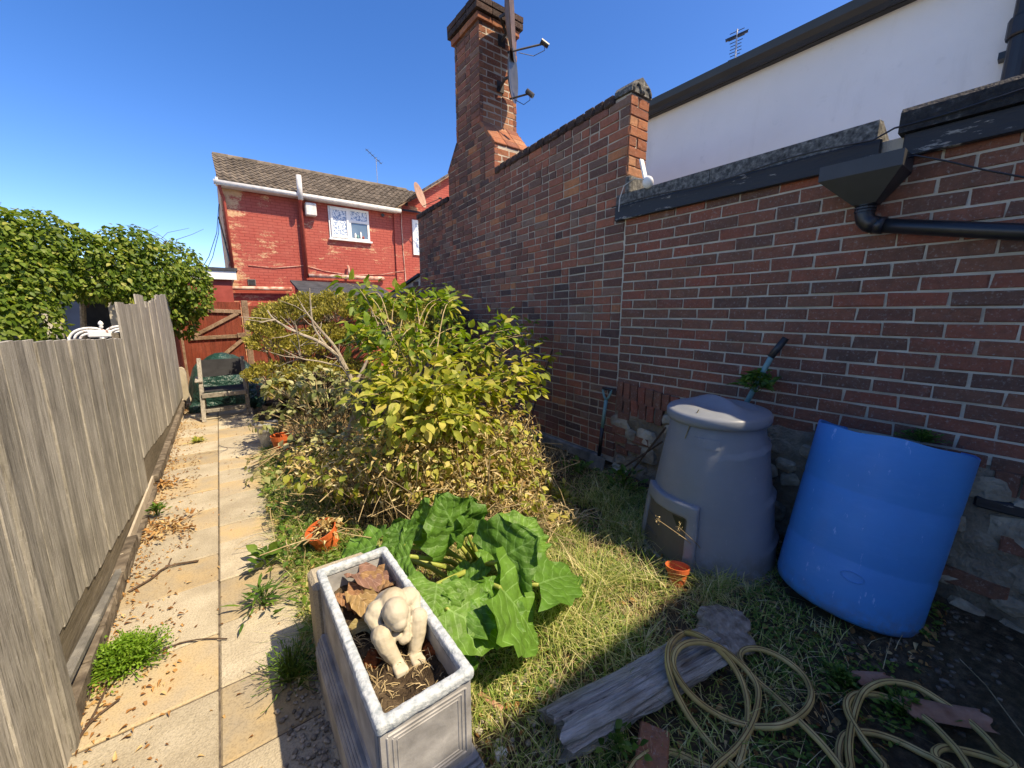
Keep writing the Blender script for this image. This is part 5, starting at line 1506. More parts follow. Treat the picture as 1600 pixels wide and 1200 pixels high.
# withered rhubarb leaves thrown into the planter, each a thing
DL = [((600, 905, 0.470), (525, 950, 0.445), .14, 'yellow-brown withered leaf lying across the far end of the planter'), ((560, 895, 0.480), (640, 930, 0.470), .11, 'striped withered leaf against the far right of the planter'),
      ((625, 965, 0.440), (533, 978, 0.455), .12, 'pinkish withered leaf pointing left beside the statue'), ((560, 930, 0.460), (600, 975, 0.470), .10, 'crumpled brown leaf in the middle of the planter behind the statue'),
      ((540, 925, 0.455), (575, 960, 0.440), .09, 'orange-brown curled leaf at the left wall of the planter')]
for i, (j, t, w, lb) in enumerate(DL):
    tag(big_leaf('withered_leaf', MAT['dead_rhubarb'], None, at_z(*j), at_z(*t), w, (.1*math.sin(i), -.1, 1), .010, .35, .1, i*2.3), lb, 'dead leaf')
def clump(label, c, r, mat, name='moss_clump', cat='moss'):
    b = MB(); 
    for i in range(16): b.sphere(np.array(c)+np.array(r)*rnd_dirs(1)[0]*.55, np.array(r)*random.uniform(.35, .6), 8, 6)
    me = remesh(b, min(r)*.16, 1); me_displace(me, lambda p: .006*mnoise.noise(p*120)+.006*mnoise.noise(p*50))
    return tag(link(name, finish(me, mat)), label, cat)
clump('rusty brown moss clump left of the statue feet', at_z(583, 1030, .415), (.034, .045, .022), MAT['moss'])
clump('rusty brown moss clump right of the statue knee', at_z(672, 1012, .42), (.026, .04, .02), MAT['moss'])
tag(MB().lathe([(.0001, 0), (.012, .004), (.013, .012), (.006, .02), (.0001, .021)], 10, Matrix.Translation(tuple(at_z(598, 1080, .405)))).build('snail_shell', MAT['statue'], smooth=True), 'small pale snail shell on the soil in the planter', 'shell')

dbr = MB()
for i in range(240):
    x = random.uniform(X0+tk+.015, X1-tk-.015); y = random.uniform(Y0+tk+.015, 1.25); z = SOIL(x, y)+.003
    a_ = random.uniform(0, 6.28); L_ = random.uniform(.01, .045); d_ = np.array([math.cos(a_)*L_, math.sin(a_)*L_, random.uniform(-.002, .014)])
    p_ = np.array([x, y, z]); q_ = p_+d_; q_[0] = min(max(q_[0], X0+tk+.004), X1-tk-.004); q_[1] = max(q_[1], Y0+tk+.004)
    dbr.tube([p_, (p_+q_)/2+np.array([0, 0, .004]), q_], random.uniform(.0006, .0016), 4, False)
o = dbr.build('straw_debris', MAT['dry_stem']); o['kind'] = 'stuff'; o['label'] = 'bits of straw and root on the soil in the planter'

# ================================================================== log, stump of earth, clay pieces
lg0, lg1 = np.array(at_z(868, 1150, .07)), np.array(at_z(1112, 1008, .09))
ax = lg1-lg0; LL = np.linalg.norm(ax); ax /= LL
sx_ = np.cross(ax, [0, 0, 1]); sx_ /= np.linalg.norm(sx_); uz = np.cross(sx_, ax)
V = []; Fq = []; nL, nA = 46, 40
for j in range(nL+1):
    t = j/nL
    for k in range(nA):
        a = 2*math.pi*k/nA
        rr = .080*(1+.16*math.sin(2*a+.4)+.10*mnoise.noise(Vector((math.cos(a)*1.3, math.sin(a)*1.3, t*2.5))))
        # long weather splits along the grain
        s = mnoise.noise(Vector((math.cos(a)*5.5, math.sin(a)*5.5, t*1.1)))
        rr -= .020*max(0, s-.02)*2.0
        rr += .010*mnoise.noise(Vector((math.cos(a)*9, math.sin(a)*9, t*5)))+.006*mnoise.noise(Vector((math.cos(a)*16, math.sin(a)*16, t*14)))
        end = .055*mnoise.noise(Vector((math.cos(a)*2.2, math.sin(a)*2.2, 3 if t < .5 else 9)))+.02*mnoise.noise(Vector((a*4, 1, t)))
        tt = t*LL+(end*(1-min(1, t*7)) if t < .5 else end*(1-min(1, (1-t)*7)))
        V.append(lg0+ax*tt+sx_*rr*math.cos(a)*1.08+uz*rr*math.sin(a)*.95)
for j in range(nL):
    for k in range(nA):
        k2 = (k+1) % nA; Fq.append((j*nA+k, (j+1)*nA+k, (j+1)*nA+k2, j*nA+k2))
o = len(V); V.append(lg0+ax*.05); V.append(lg1-ax*.05)
for k in range(nA):
    Fq.append((o, k, (k+1) % nA)); Fq.append((o+1, nL*nA+(k+1) % nA, nL*nA+k))
def log_mat():
    t = NT('weathered_log')
    vm = t.new('ShaderNodeVectorRotate', rotation_type='Z_AXIS'); t.l(t.pos(), vm.inputs['Vector']); vm.inputs['Angle'].default_value = -math.atan2(ax[1], ax[0])
    mp = t.new('ShaderNodeMapping'); mp.inputs['Scale'].default_value = (2.2, 42, 42); t.l(vm.outputs[0], mp.inputs[0])
    n1 = t.noise(1.5, 8, .7, vec=mp.outputs[0], dist=.5)
    col = t.ramp(n1, [(.33, (.05, .044, .038)), (.40, (.36, .335, .295)), (.55, (.62, .59, .545)), (.72, (.76, .73, .69))])
    col = t.mix(t.ramp(t.noise(7, 5), [(.45, 0), (.7, .65)]), col, (.30, .235, .175))
    b1 = t.bump(n1, 1.0, .035)
    t.bump(t.noise(90, 5, .7), .5, .008, b1)
    return t.done(col, .9, .15)
tag(MB().add(V, Fq).build('weathered_log', log_mat(), smooth=False), 'grey split weathered log lying on the grass near the hose', 'log')
clump('mound of crumbly brown earth behind the hose loops', at_z(1135, 985, .06), (.15, .14, .05), MAT['bark'], 'earth_mound', 'earth mound')
def shard(label, c, rot, r, L, arc_, mat=MAT['clay'], name='clay_shard'):
    M = Matrix.Translation(tuple(c)) @ Matrix.Rotation(rot, 4, 'Z')
    V = []; Fq = []; na, nl_ = 10, 6
    for layer in (0, -.014):
        for j in range(nl_+1):
            for i in range(na+1):
                a = math.pi/2-arc_/2+arc_*i/na; rr = r+layer
                x = -L/2+L*j/nl_+.012*math.sin(i*1.3)*(j in (0, nl_))
                V.append(tuple(M @ Vector((x, rr*math.cos(a), rr*math.sin(a)-r*.55))))
    q = (na+1)*(nl_+1)
    for j in range(nl_):
        for i in range(na):
            a = j*(na+1)+i; Fq += [(a, a+1, a+na+2, a+na+1), (q+a, q+a+na+1, q+a+na+2, q+a+1)]
    edge = [i for i in range(na+1)]+[(j+1)*(na+1)-1 for j in range(1, nl_+1)]+[nl_*(na+1)+i for i in range(na-1, -1, -1)]+[j*(na+1) for j in range(nl_-1, 0, -1)]
    for e in range(len(edge)):
        a, b = edge[e], edge[(e+1) % len(edge)]; Fq.append((a, q+a, q+b, b))
    return tag(MB().add(V, Fq).build(name, mat, fix=True), label, 'shard')
shard('long curved broken clay ridge piece under the right hose loops', at_z(1475, 1115, .06), -.85, .055, .24, 1.9)
shard('small broken clay piece at the back of the right hose loop', at_z(1362, 1062, .06), -.7, .045, .12, 1.8)
tag(MB().box((-.10, -.05, -.03), (.10, .05, .035), Matrix.Translation(tuple(at_z(1018, 1190, .03))) @ Matrix.Rotation(.5, 4, 'Z'), bevel=.006).build('loose_brick', MAT['brick_chimney']), 'loose red brick half hidden in the grass below the log', 'brick')
tag(MB().beam(at_z(748, 1085, .05), at_z(785, 1110, .05), .02, .02, bevel=.003).build('rusty_bar', MAT['clay']), 'short rusty red bar on the soil right of the planter', 'bar')
tag(MB().sphere(at_z(782, 1178, .03), (.028, .022, .016), 10, 7).build('pebble', MAT['render_white'], smooth=True), 'white pebble at the right foot of the planter', 'pebble')

# ================================================================== hose
ZO, ZS = (1000.0, 960.0), 2.6667
def HZ(pts): return [(ZO[0]+x/ZS, ZO[1]+y/ZS) for x, y in pts]
segs = [
 HZ([(-70, 700), (-30, 630), (0, 600), (60, 567), (150, 577), (230, 612), (300, 650), (350, 690)]),
 HZ([(420, 690), (400, 645), (340, 590), (260, 500), (190, 400), (140, 300), (116, 200), (128, 122), (180, 80), (240, 86), (300, 122), (370, 190), (420, 270), (445, 350), (450, 430), (436, 520), (420, 600), (380, 680)]),
 HZ([(290, 690), (312, 640), (400, 560), (460, 470), (490, 380), (490, 305), (458, 248), (400, 190), (330, 137), (260, 116), (190, 122), (146, 160), (140, 220), (175, 290), (240, 360), (330, 420), (420, 456), (500, 468), (580, 464), (650, 434), (700, 385), (714, 330), (692, 270), (640, 215), (570, 170), (500, 144), (442, 145), (416, 170), (430, 212), (480, 270), (560, 340), (660, 440), (740, 520), (800, 590), (850, 660)]),
 HZ([(840, 690), (828, 600), (832, 545), (852, 505), (900, 489), (980, 496), (1080, 530), (1180, 580), (1234, 608), (1290, 660)]),
 HZ([(895, 690), (880, 640), (870, 560), (880, 470), (900, 385), (932, 322), (990, 287), (1060, 281), (1150, 301), (1250, 360), (1350, 430), (1430, 500), (1490, 570), (1540, 660)]),
 HZ([(1060, 690), (1020, 632), (960, 560), (910, 490), (870, 420), (862, 370), (890, 336), (950, 330), (1030, 346), (1120, 390), (1210, 450), (1290, 530), (1340, 590), (1380, 670)]),
 HZ([(1300, 690), (1242, 612), (1230, 576), (1260, 556), (1310, 560), (1400, 580), (1480, 606), (1600, 660)]),
]
allp = []
lift = [.02, .035, .05, .03, .06, .045, .03]
for s, (sg, lf) in enumerate(zip(segs, lift)):
    for i, (x_, y_) in enumerate(sg):
        edge_ = min(i, len(sg)-1-i)
        z = lf+.012*math.sin(i*.9+s*2)
        z0_ = z
        for it in range(4):
            q0 = np.array(at_z(x_, y_, .02+z)); tq = (q0-lg0) @ ax; dq = np.linalg.norm((q0-lg0-ax*tq)[:2])
            if -.03 < tq < LL+.06: z = .5*z+.5*(z0_*.5+.19*math.exp(-(dq/.115)**2)) if dq < .3 else z0_
        allp.append(Vector(at_z(x_, y_, .02+z)))
def catmull(P, n=5):
    out = []
    for i in range(len(P)-1):
        p0, p1, p2, p3 = P[max(i-1, 0)], P[i], P[i+1], P[min(i+2, len(P)-1)]
        for k in range(n):
            t = k/n
            out.append(.5*((2*p1)+(p2-p0)*t+(2*p0-5*p1+4*p2-p3)*t*t+(-p0+3*p1-3*p2+p3)*t**3))
    out.append(P[-1]); return out
hp_ = catmull(allp, 5)
hs_ = thing('garden_hose', 'yellow-tan garden hose lying in loose loops on the shaded ground', 'hose', tuple(at_z(1200, 1120, 0)))
MB().tube(hp_, .0115, 10).build('hose_tube', MAT['hose'], hs_, smooth=True)
for s in (-1, 1):
    off = []
    for i, p in enumerate(hp_):
        t = (hp_[min(i+1, len(hp_)-1)]-hp_[max(i-1, 0)]).normalized(); sd = t.cross(Vector((0, 0, 1)))
        if sd.length < .01: sd = Vector((1, 0, 0))
        sd.normalize(); u2 = sd.cross(t)
        off.append(p+sd*.0085*s*.55+u2*.0095)
    MB().tube(off, .0019, 4, False).build('stripe', MAT['hose_stripe'], hs_)

# ================================================================== shrubs
def leaf_objs(par, P, D, N, S, mat, T=OVATE, limit=280, cands=None, name='leaf', rest='foliage'):
    """the nearest leaves as leaves of their own, the others joined"""
    d = np.linalg.norm(P-CAM, axis=1)/S
    order = np.argsort(d)
    a, b = order[:limit], order[limit:]
    V0, F0 = T
    tms = []
    for v in range(3):
        V1 = V0.copy(); V1[:, 0] *= .9+.12*v; V1[:, 2] += .05*np.sin(V0[:, 1]*6+v*2)
        me = MB().add(V1, [tuple(f) for f in F0]).mesh(name, mat, True); tms.append(me)
    X, Y, Z = leaf_frames(D, N)
    for i in a:
        s = S[i]
        M = Matrix(((X[i][0]*s, Y[i][0]*s, Z[i][0]*s, P[i][0]), (X[i][1]*s, Y[i][1]*s, Z[i][1]*s, P[i][1]), (X[i][2]*s, Y[i][2]*s, Z[i][2]*s, P[i][2]), (0, 0, 0, 1)))
        link(name, tms[i % 3], par, M)
    if len(b):
        o = link(rest, leaves_mesh(rest, mat, P[b], D[b], N[b], S[b], T), par); o['kind'] = 'stuff'

# ---- leafy yellow-green bush in the middle: canes fan out, leaves in sprays along them
bush = thing('leafy_bush', 'large yellow-green leafy bush with bare canes in the middle of the bed', 'bush', (1.15, 2.85, .02))
BB = np.array([1.14, 2.85, .0])
tips = []
for (x, y, Y, k) in ((545, 455, 3.6, 4), (590, 470, 3.5, 7), (640, 480, 3.5, 8), (690, 480, 3.5, 8), (715, 520, 3.3, 6), (560, 520, 3.2, 6), (600, 540, 3.1, 9), (650, 540, 2.9, 10), (700, 560, 2.9, 10),
                     (750, 560, 2.9, 8), (790, 530, 2.9, 9), (812, 520, 2.9, 5), (845, 565, 2.7, 6), (820, 600, 2.6, 7), (770, 610, 2.6, 9), (720, 620, 2.5, 11), (670, 610, 2.5, 11), (630, 620, 2.6, 8), (590, 600, 2.8, 7), (680, 660, 2.4, 8), (740, 660, 2.4, 8), (620, 660, 2.6, 5), (570, 640, 2.9, 4)):
    for q in range(k):
        tips.append(np.array(at_y(x+random.gauss(0, 15), y+random.gauss(0, 13), Y+random.gauss(0, .20))))
canes = MB(); P, D, N, S = [], [], [], []
Pg = []
for i, tp in enumerate(tips):
    bs = BB+np.array([random.gauss(0, .13), random.gauss(0, .13), 0])
    h = tp[2]
    c1 = bs+np.array([(tp[0]-bs[0])*.25, (tp[1]-bs[1])*.25, h*.55]); c2 = bs+(tp-bs)*np.array([.65, .65, .92])
    pts = catmull([Vector(bs), Vector(c1), Vector(c2), Vector(tp)], 4)
    if i % 2 == 0: canes.tube(pts, np.linspace(.0065, .0022, len(pts)), 5, False)
    nlf = 15
    for k in range(nlf):
        t = random.uniform(.62, 1.0)**.8
        j = min(len(pts)-2, int(t*(len(pts)-1))); p = np.array(pts[j].lerp(pts[j+1], t*(len(pts)-1)-j))
        ax_ = norm(np.array(pts[j+1]-pts[j])); out = norm(rnd_dirs(1)[0]+ax_*.6+np.array([0, 0, .1]))
        P.append(p+out*random.uniform(.02, .11)); D.append(norm(out+np.array([0, 0, -.45]))); N.append(norm(np.array([0, 0, 1.0])+rnd_dirs(1)[0]*.55)); S.append(random.uniform(.055, .105))
P, D, N, S = map(np.array, (P, D, N, S))
canes.build('canes', MAT['dry_stem'], bush)['kind'] = 'stuff'
hi = (P[:, 2] > 1.22) & (RNG.random(len(P)) < .7)
leaf_objs(bush, P[~hi], D[~hi], N[~hi], S[~hi], MAT['bush_leaf'], limit=210)
leaf_objs(bush, P[hi], D[hi], N[hi], S[hi], MAT['bush_green'], limit=70)

# ---- dead and dying growth round its foot
dry = thing('withered_undergrowth', 'tangle of straw-coloured withered stems and leaves under the leafy bush', 'undergrowth', (1.2, 2.7, .02))
dry['kind'] = 'stuff'
de = [E1(700, 690, 2.5, (.42, .35, .30)), E1(780, 690, 2.45, (.32, .3, .32)), E1(640, 710, 2.5, (.35, .35, .28)), E1(820, 740, 2.35, (.22, .25, .20)), E1(720, 745, 2.3, (.40, .25, .16)), E1(800, 770, 2.15, (.25, .25, .10)), E1(580, 730, 2.8, (.35, .4, .18)), E1(850, 800, 1.95, (.25, .25, .06)), E1(520, 720, 3.1, (.35, .4, .14))]
P, D, N = cloud(de, 5200, .5, droop=.15, spread=1.6)
ok = P[:, 2] > .03; P, N = P[ok], N[ok]; D = norm(D[ok]+rnd_dirs(len(P))*1.3)
link('dry_leaves', leaves_mesh('dry_leaves', MAT['dry_leaf'], P, D, N, RNG.uniform(.014, .046, len(P)), CURL), dry)
P, D, N = cloud(de, 3600, .5, droop=.1, spread=1.6)
ok = P[:, 2] > .03; P, N = P[ok], N[ok]; D = norm(D[ok]+rnd_dirs(len(P))*1.0)
link('dry_shreds', leaves_mesh('dry_shreds', MAT['straw'], P, D, N, RNG.uniform(.025, .07, len(P)), NARROW), dry)
P, D, N = cloud(de, 1700, .8, droop=.6, spread=.8)
ok = P[:, 2] > .05; P, D, N = P[ok], D[ok], N[ok]
link('green_leaves', leaves_mesh('green_leaves', MAT['bush_leaf'], P, D, N, RNG.uniform(.03, .08, len(P))), dry)
stm = MB()
for i in range(620):
    c, r = de[random.randrange(len(de))]; c = np.array(c)
    p0 = np.array([c[0]+random.gauss(0, r[0]*.55), c[1]+random.gauss(0, r[1]*.55), .0]); p0[2] = gz(p0[0], p0[1])
    p2 = p0+np.array([random.gauss(0, .14), random.gauss(0, .14), random.uniform(.15, .62)*(r[2]/.3)])
    p1 = (p0+p2)/2+np.array([random.gauss(0, .05), random.gauss(0, .05), .05])
    pts = catmull([Vector(p0), Vector(p1), Vector(p2), Vector(p2+np.array([random.gauss(0, .12), random.gauss(0, .12), random.uniform(-.1, .02)]))], 2)
    stm.tube(pts, random.uniform(.0012, .0036), 4, False)
stm.build('dry_stems', MAT['dry_stem'], dry)

# ---- loose pale-leaved plant nearer the path
pal = thing('pale_leaved_shrub', 'loose shrub with wide pale grey-green leaves over the bucket and orange pot', 'shrub', (.75, 4.5, 0))
pe = [E1(450, 600, 4.9, (.28, .35, .22)), E1(500, 600, 4.7, (.32, .35, .24)), E1(420, 655, 4.75, (.20, .22, .10)), E1(460, 640, 4.7, (.25, .3, .14)), E1(520, 655, 4.5, (.3, .3, .22)), E1(550, 620, 4.3, (.2, .3, .25)), E1(480, 690, 4.2, (.3, .25, .14)), E1(430, 735, 3.95, (.22, .25, .09)), E1(560, 690, 3.9, (.25, .3, .2)), E1(410, 720, 4.3, (.15, .2, .08))]
P, D, N = cloud(pe, 900, .6, droop=.55, spread=.65)
S = RNG.uniform(.04, .10, len(P)); ok = P[:, 2] > .05
leaf_objs(pal, P[ok], D[ok], N[ok], S[ok], MAT['pale_leaf'], limit=150)
s2 = MB()
for c, r in pe:
    for q in range(14):
        p0 = np.array([.85+random.gauss(0, .12), 4.5+random.gauss(0, .15), 0]); p2 = np.array(c)+rnd_dirs(1)[0]*np.array(r)*.8
        s2.tube(catmull([Vector(p0), Vector((p0+p2)/2+np.array([0, 0, .1])), Vector(p2)], 3), .004, 4, False)
s2.build('stems', MAT['dry_stem'], pal)['kind'] = 'stuff'

# ---- bare pale shrub
bare = thing('bare_shrub', 'leafless shrub with pale forked branches behind the leafy bush', 'shrub', tuple(at_z(555, 735, 0)))
br = MB()
def limb(pts, r0, r1):
    br.tube(catmull([Vector(p) for p in pts], 4), np.linspace(r0, r1, (len(pts)-1)*4+1), 7)
tb = at_z(530, 735, 0)
A = lambda x, y, Y=4.2: tuple(at_y(x, y, Y))
limb([tb, A(540, 690), A(556, 640), A(552, 600)], .035, .026)
limb([A(552, 600), A(530, 560), A(500, 535), A(465, 520, 4.3), A(430, 500, 4.4), A(418, 485, 4.5)], .024, .005)
limb([A(548, 590), A(525, 545), A(500, 515), A(480, 490), A(470, 475)], .020, .004)
limb([A(510, 540), A(490, 510), A(485, 470), A(484, 450)], .012, .003)
limb([A(540, 575), A(500, 565), A(470, 560), A(440, 545)], .010, .003)
limb([A(552, 605), A(575, 560), A(585, 520), A(580, 480)], .018, .004)
limb([tb, A(560, 705), A(600, 690), A(640, 680)], .022, .010)
for i in range(46):
    x0, y0 = random.choice(((430, 500), (465, 520), (500, 535), (530, 560), (480, 490), (500, 515), (470, 560), (585, 520), (550, 610)))
    p0 = np.array(A(x0, y0, 4.3)); p1 = p0+np.array([random.gauss(-.05, .12), random.gauss(0, .12), random.gauss(.05, .12)])
    br.tube([p0, (p0+p1)/2+rnd_dirs(1)[0]*.02, p1], [.005, .004, .002], 4, False)
br.build('branches', MAT['pale_branch'], bare)['kind'] = 'stuff'

# ---- fine-leaved evergreen shrubs at the back
def heath(label, ells, n, base, name='heath_shrub'):
    t = thing(name, label, 'shrub', tuple(base))
    ells = [(np.array(c, float), np.array(r, float)) for c, r in ells]
    wts = np.array([r[0]*r[2] for c, r in ells]); wts /= wts.sum()
    Ps, Ds = [], []; tb_ = MB()
    for (c, r), w in zip(ells, wts):
        for q in range(max(3, int(w*n/26))):
            u = rnd_dirs(1)[0]; u[2] = abs(u[2])*.8-.15; 
            tip = c+u*r*random.uniform(.8, 1.12); root = c-np.array([0, 0, r[2]*.4])+u*r*.3
            if q % 2 == 0: tb_.tube([root, (root+tip)/2+rnd_dirs(1)[0]*.03, tip], [.006, .004, .002], 4, False)
            d = norm(tip-root)
            for k in range(26):
                p = root+(tip-root)*(1-abs(random.gauss(0, .16)))+rnd_dirs(1)[0]*.045
                Ps.append(p); Ds.append(norm(d+rnd_dirs(1)[0]*.8+np.array([0, 0, .4])))
    P, D = np.array(Ps), np.array(Ds)
    link('foliage', leaves_mesh('foliage', MAT['heath_leaf'], P, D, rnd_dirs(len(P)), RNG.uniform(.022, .050, len(P)), SMALL), t)
    # grey twiggy inside
    for q in range(300):
        c, r = ells[random.randrange(len(ells))]
        p0 = np.array(base)+np.array([random.gauss(0, .15), random.gauss(0, .15), 0]); u = rnd_dirs(1)[0]; p2 = c+u*r*random.uniform(.3, .95)
        p1 = (p0+p2)/2+rnd_dirs(1)[0]*.1
        tb_.tube(catmull([Vector(p0), Vector(p1), Vector(p2)], 3), np.linspace(.010, .002, 7), 4, False)
    tb_.build('branches', MAT['pale_branch'], t)['kind'] = 'stuff'
h1 = [E1(450, 495, 6.4, (.42, .45, .30)), E1(425, 535, 6.2, (.28, .35, .30)), E1(420, 585, 6.0, (.25, .3, .25)), E1(480, 480, 6.4, (.35, .4, .26)), E1(525, 490, 6.2, (.4, .4, .28)), E1(470, 545, 6.0, (.3, .35, .25)), E1(570, 480, 6.0, (.3, .35, .2)), E1(445, 610, 5.9, (.25, .25, .18)), E1(510, 525, 6.1, (.35, .35, .24)), E1(555, 530, 6.0, (.35, .35, .26)), E1(600, 525, 5.9, (.3, .35, .24)), E1(490, 580, 5.8, (.3, .3, .22)), E1(545, 580, 5.8, (.3, .3, .22)), E1(415, 510, 6.3, (.2, .3, .22)), E1(520, 470, 6.3, (.3, .3, .16))]
heath('broad yellow-green fine-leaved shrub with twiggy grey inside beside the red gate', h1, 26000, at_z(470, 620, 0))
h2 = [E1(640, 485, 5.2, (.35, .35, .22)), E1(680, 490, 5.0, (.3, .3, .2)), E1(610, 500, 5.3, (.3, .35, .25)), E1(660, 520, 4.9, (.35, .3, .25)), E1(700, 510, 4.6, (.2, .25, .2))]
heath('rounded yellow-green fine-leaved shrub next to the old brick wall', h2, 9000, (2.1, 5.2, 0))

# ================================================================== grass, weeds, litter
def in_poly(x, y, poly):
    c = False; j = len(poly)-1
    for i in range(len(poly)):
        xi, yi = poly[i]; xj, yj = poly[j]
        if (yi > y) != (yj > y) and x < (xj-xi)*(y-yi)/(yj-yi)+xi: c = not c
        j = i
    return c
def scatter(n, x0, x1, y0, y1, keep):
    out = []
    while len(out) < n:
        x, y = random.uniform(x0, x1), random.uniform(y0, y1)
        if keep(x, y): out.append((x, y, gz(x, y)))
    return np.array(out)
def blades(name, P, h, w, mat, lean=.5):
    n = len(P); H = RNG.uniform(*h, n); Wd = RNG.uniform(*w, n)
    az = RNG.random(n)*2*np.pi; dirh = np.stack([np.cos(az), np.sin(az), np.zeros(n)], 1); side = np.stack([-np.sin(az), np.cos(az), np.zeros(n)], 1)
    L = RNG.uniform(.15, 1.0, n)*lean*2
    ts = np.array([0, .4, .75, 1.0]); V = np.zeros((n, 8, 3))
    for k, t in enumerate(ts):
        c = P+dirh*(H*L*t*t)[:, None]+np.array([0, 0, 1.0])*(H*(t-.35*np.minimum(1, L)*t*t))[:, None]
        ww = (Wd*(1-t*.92)/2)[:, None]
        V[:, 2*k] = c-side*ww; V[:, 2*k+1] = c+side*ww
    F0 = np.array([(0, 1, 3, 2), (2, 3, 5, 4), (4, 5, 7, 6)])
    Fi = (F0[None]+(np.arange(n)*8)[:, None, None]).ravel()
    return np_mesh(name, V.reshape(-1, 3), Fi, 4, mat, True)
def clear(x, y):
    if X0-.03 < x < X1+.03 and Y0-.03 < y < Y1+.03: return False
    if (x-bc[0])**2+(y-bc[1])**2 < .36**2: return False
    if (x-2.44)**2+(y-.44)**2 < .26**2: return False
    return True
def lawn(x, y):
    if not clear(x, y) or x > 2.74: return False
    d = nz(x, y, 0, 2.2)+.6*nz(x, y, 4, 6)
    if x > 1.05 and y < .72: return random.random() < .24
    if x > 2.0 and y < .5: return random.random() < .12
    if x > 1.9 and y < .95: return random.random() < .35
    if x < 1.0 and y < 1.0 : return random.random() < .45
    return random.random() < .38+1.1*d
g = link('grass', blades('grass', scatter(15000, .55, 2.6, .35, 2.3, lawn), (.02, .075), (.0035, .008), MAT['grass'], .9)); g['kind'] = 'stuff'; g['label'] = 'short mixed green and straw grass on the lawn patch'
def tuft(x, y): return clear(x, y) and y > .8 and nz(x, y, 9, 3.0)+.5*nz(x, y, 2, 9) > .12
g = link('grass', blades('grass', scatter(2600, 1.0, 2.4, .55, 2.0, tuft), (.08, .18), (.004, .009), MAT['grass'], .9)); g['kind'] = 'stuff'; g['label'] = 'longer green grass tufts around the small pot'
g = link('dry_grass', blades('dry_grass', scatter(5200, .5, 2.7, .2, 2.9, lambda x, y: clear(x, y) and nz(x, y, 7, 2.6) > -.15 and (y > .75 or random.random() < .4)), (.03, .10), (.002, .004), MAT['straw'], 1.4)); g['kind'] = 'stuff'; g['label'] = 'dry straw-coloured grass lying over the bed'
g = link('dry_grass', blades('dry_grass', scatter(2600, .28, 2.4, 2.2, 6.0, lambda x, y: True), (.03, .09), (.002, .005), MAT['straw'], 1.5)); g['kind'] = 'stuff'; g['label'] = 'dry stalks on the bed behind the rhubarb'
g = link('grass', blades('grass', scatter(3600, .18, .62, 1.3, 4.6, lambda x, y: clear(x, y) and nz(x, y, 1, 3.5) > -.05), (.05, .15), (.003, .007), MAT['grass'], 1.0)); g['kind'] = 'stuff'; g['label'] = 'grass and weeds along the right edge of the path'
def edge_z(P):
    P = P.copy(); P[:, 2] = np.maximum(P[:, 2], .0); return P
def edge_keep(x, y):
    lim = .20+.11*nz(0, y, 2, 1.3)+.05*nz(0, y, 5, 5)-(.05 if y > 1.6 else -.1)
    return clear(x, y) and x > lim and random.random() < .35+.8*max(0, nz(x, y, 4, 3.0)+.3)
P = edge_z(scatter(5200, .04, .62, 1.6, 4.9, edge_keep))
g = link('grass', blades('grass', P, (.04, .13), (.003, .007), MAT['grass'], 1.1)); g['kind'] = 'stuff'; g['label'] = 'grass spilling from the bed over the path slabs'
P = edge_z(scatter(2600, .04, .62, 1.6, 4.9, edge_keep)); P[:, 2] += RNG.random(len(P))*.09
g = link('ground_weeds', leaves_mesh('ground_weeds', MAT['weed_leaf'], P, norm(rnd_dirs(len(P))*np.array([1, 1, .5])), norm(np.array([0, 0, 1.0])+rnd_dirs(len(P))*.8), RNG.uniform(.015, .05, len(P)), OVATE)); g['kind'] = 'stuff'; g['label'] = 'leafy weeds overhanging the right side of the path'
P = edge_z(scatter(2600, .02, .62, 1.6, 4.9, edge_keep)); P[:, 2] += RNG.random(len(P))*.05
g = link('leaf_litter', leaves_mesh('leaf_litter', MAT['dry_leaf'], P, rnd_dirs(len(P)), norm(np.array([0, 0, 1.0])+rnd_dirs(len(P))*.9), RNG.uniform(.012, .038, len(P)), CURL)); g['kind'] = 'stuff'; g['label'] = 'dry scraps among the weeds on the path edge'
def litter(name, n, x0, x1, y0, y1, keep, s, mat, label, T=CURL, zoff=.012, flat=.5):
    P = scatter(n, x0, x1, y0, y1, keep); P[:, 2] += zoff*RNG.random(n)
    N = norm(np.array([0, 0, 1.0])+rnd_dirs(n)*flat); D = norm(rnd_dirs(n)*np.array([1, 1, .3]))
    o = link(name, leaves_mesh(name, mat, P, D, N, RNG.uniform(*s, n), T)); o['kind'] = 'stuff'; o['label'] = label; return o
litter('leaf_litter', 6500, .3, 2.75, .1, 6.0, clear, (.015, .045), MAT['litter_leaf'], 'brown dead leaves and scraps over the garden bed')
litter('ground_weeds', 8500, .5, 2.7, .1, 2.6, lambda x, y: clear(x, y) and nz(x, y, 5, 2.4)+.4*nz(x, y, 1, 8) > .02, (.010, .028), MAT['weed_leaf'], 'small green weeds creeping through the grass', OVATE, .03, .8)
litter('ground_weeds', 1700, .20, .75, 1.7, 4.6, lambda x, y: clear(x, y) and nz(x, y, 6, 3.4) > 0, (.02, .055), MAT['weed_leaf'], 'green weeds along the path side of the bed', OVATE, .08, .8)
litter('leaf_litter', 2600, -.60, -.30, 1.0, 8.2, lambda x, y: random.random() < (1.0 if x < -.50 else .25)*(.35+.9*max(0, nz(x, y, 3, 1.6)+.25)), (.008, .028), MAT['litter_leaf'], 'dry brown leaves drifted along the foot of the fence', CURL, .012).location.z = .036
litter('leaf_litter', 260, -.45, .3, 1.2, 7.0, lambda x, y: random.random() < .3, (.008, .022), MAT['litter_leaf'], 'scattered dry leaf scraps on the path slabs', CURL, .004).location.z = .036
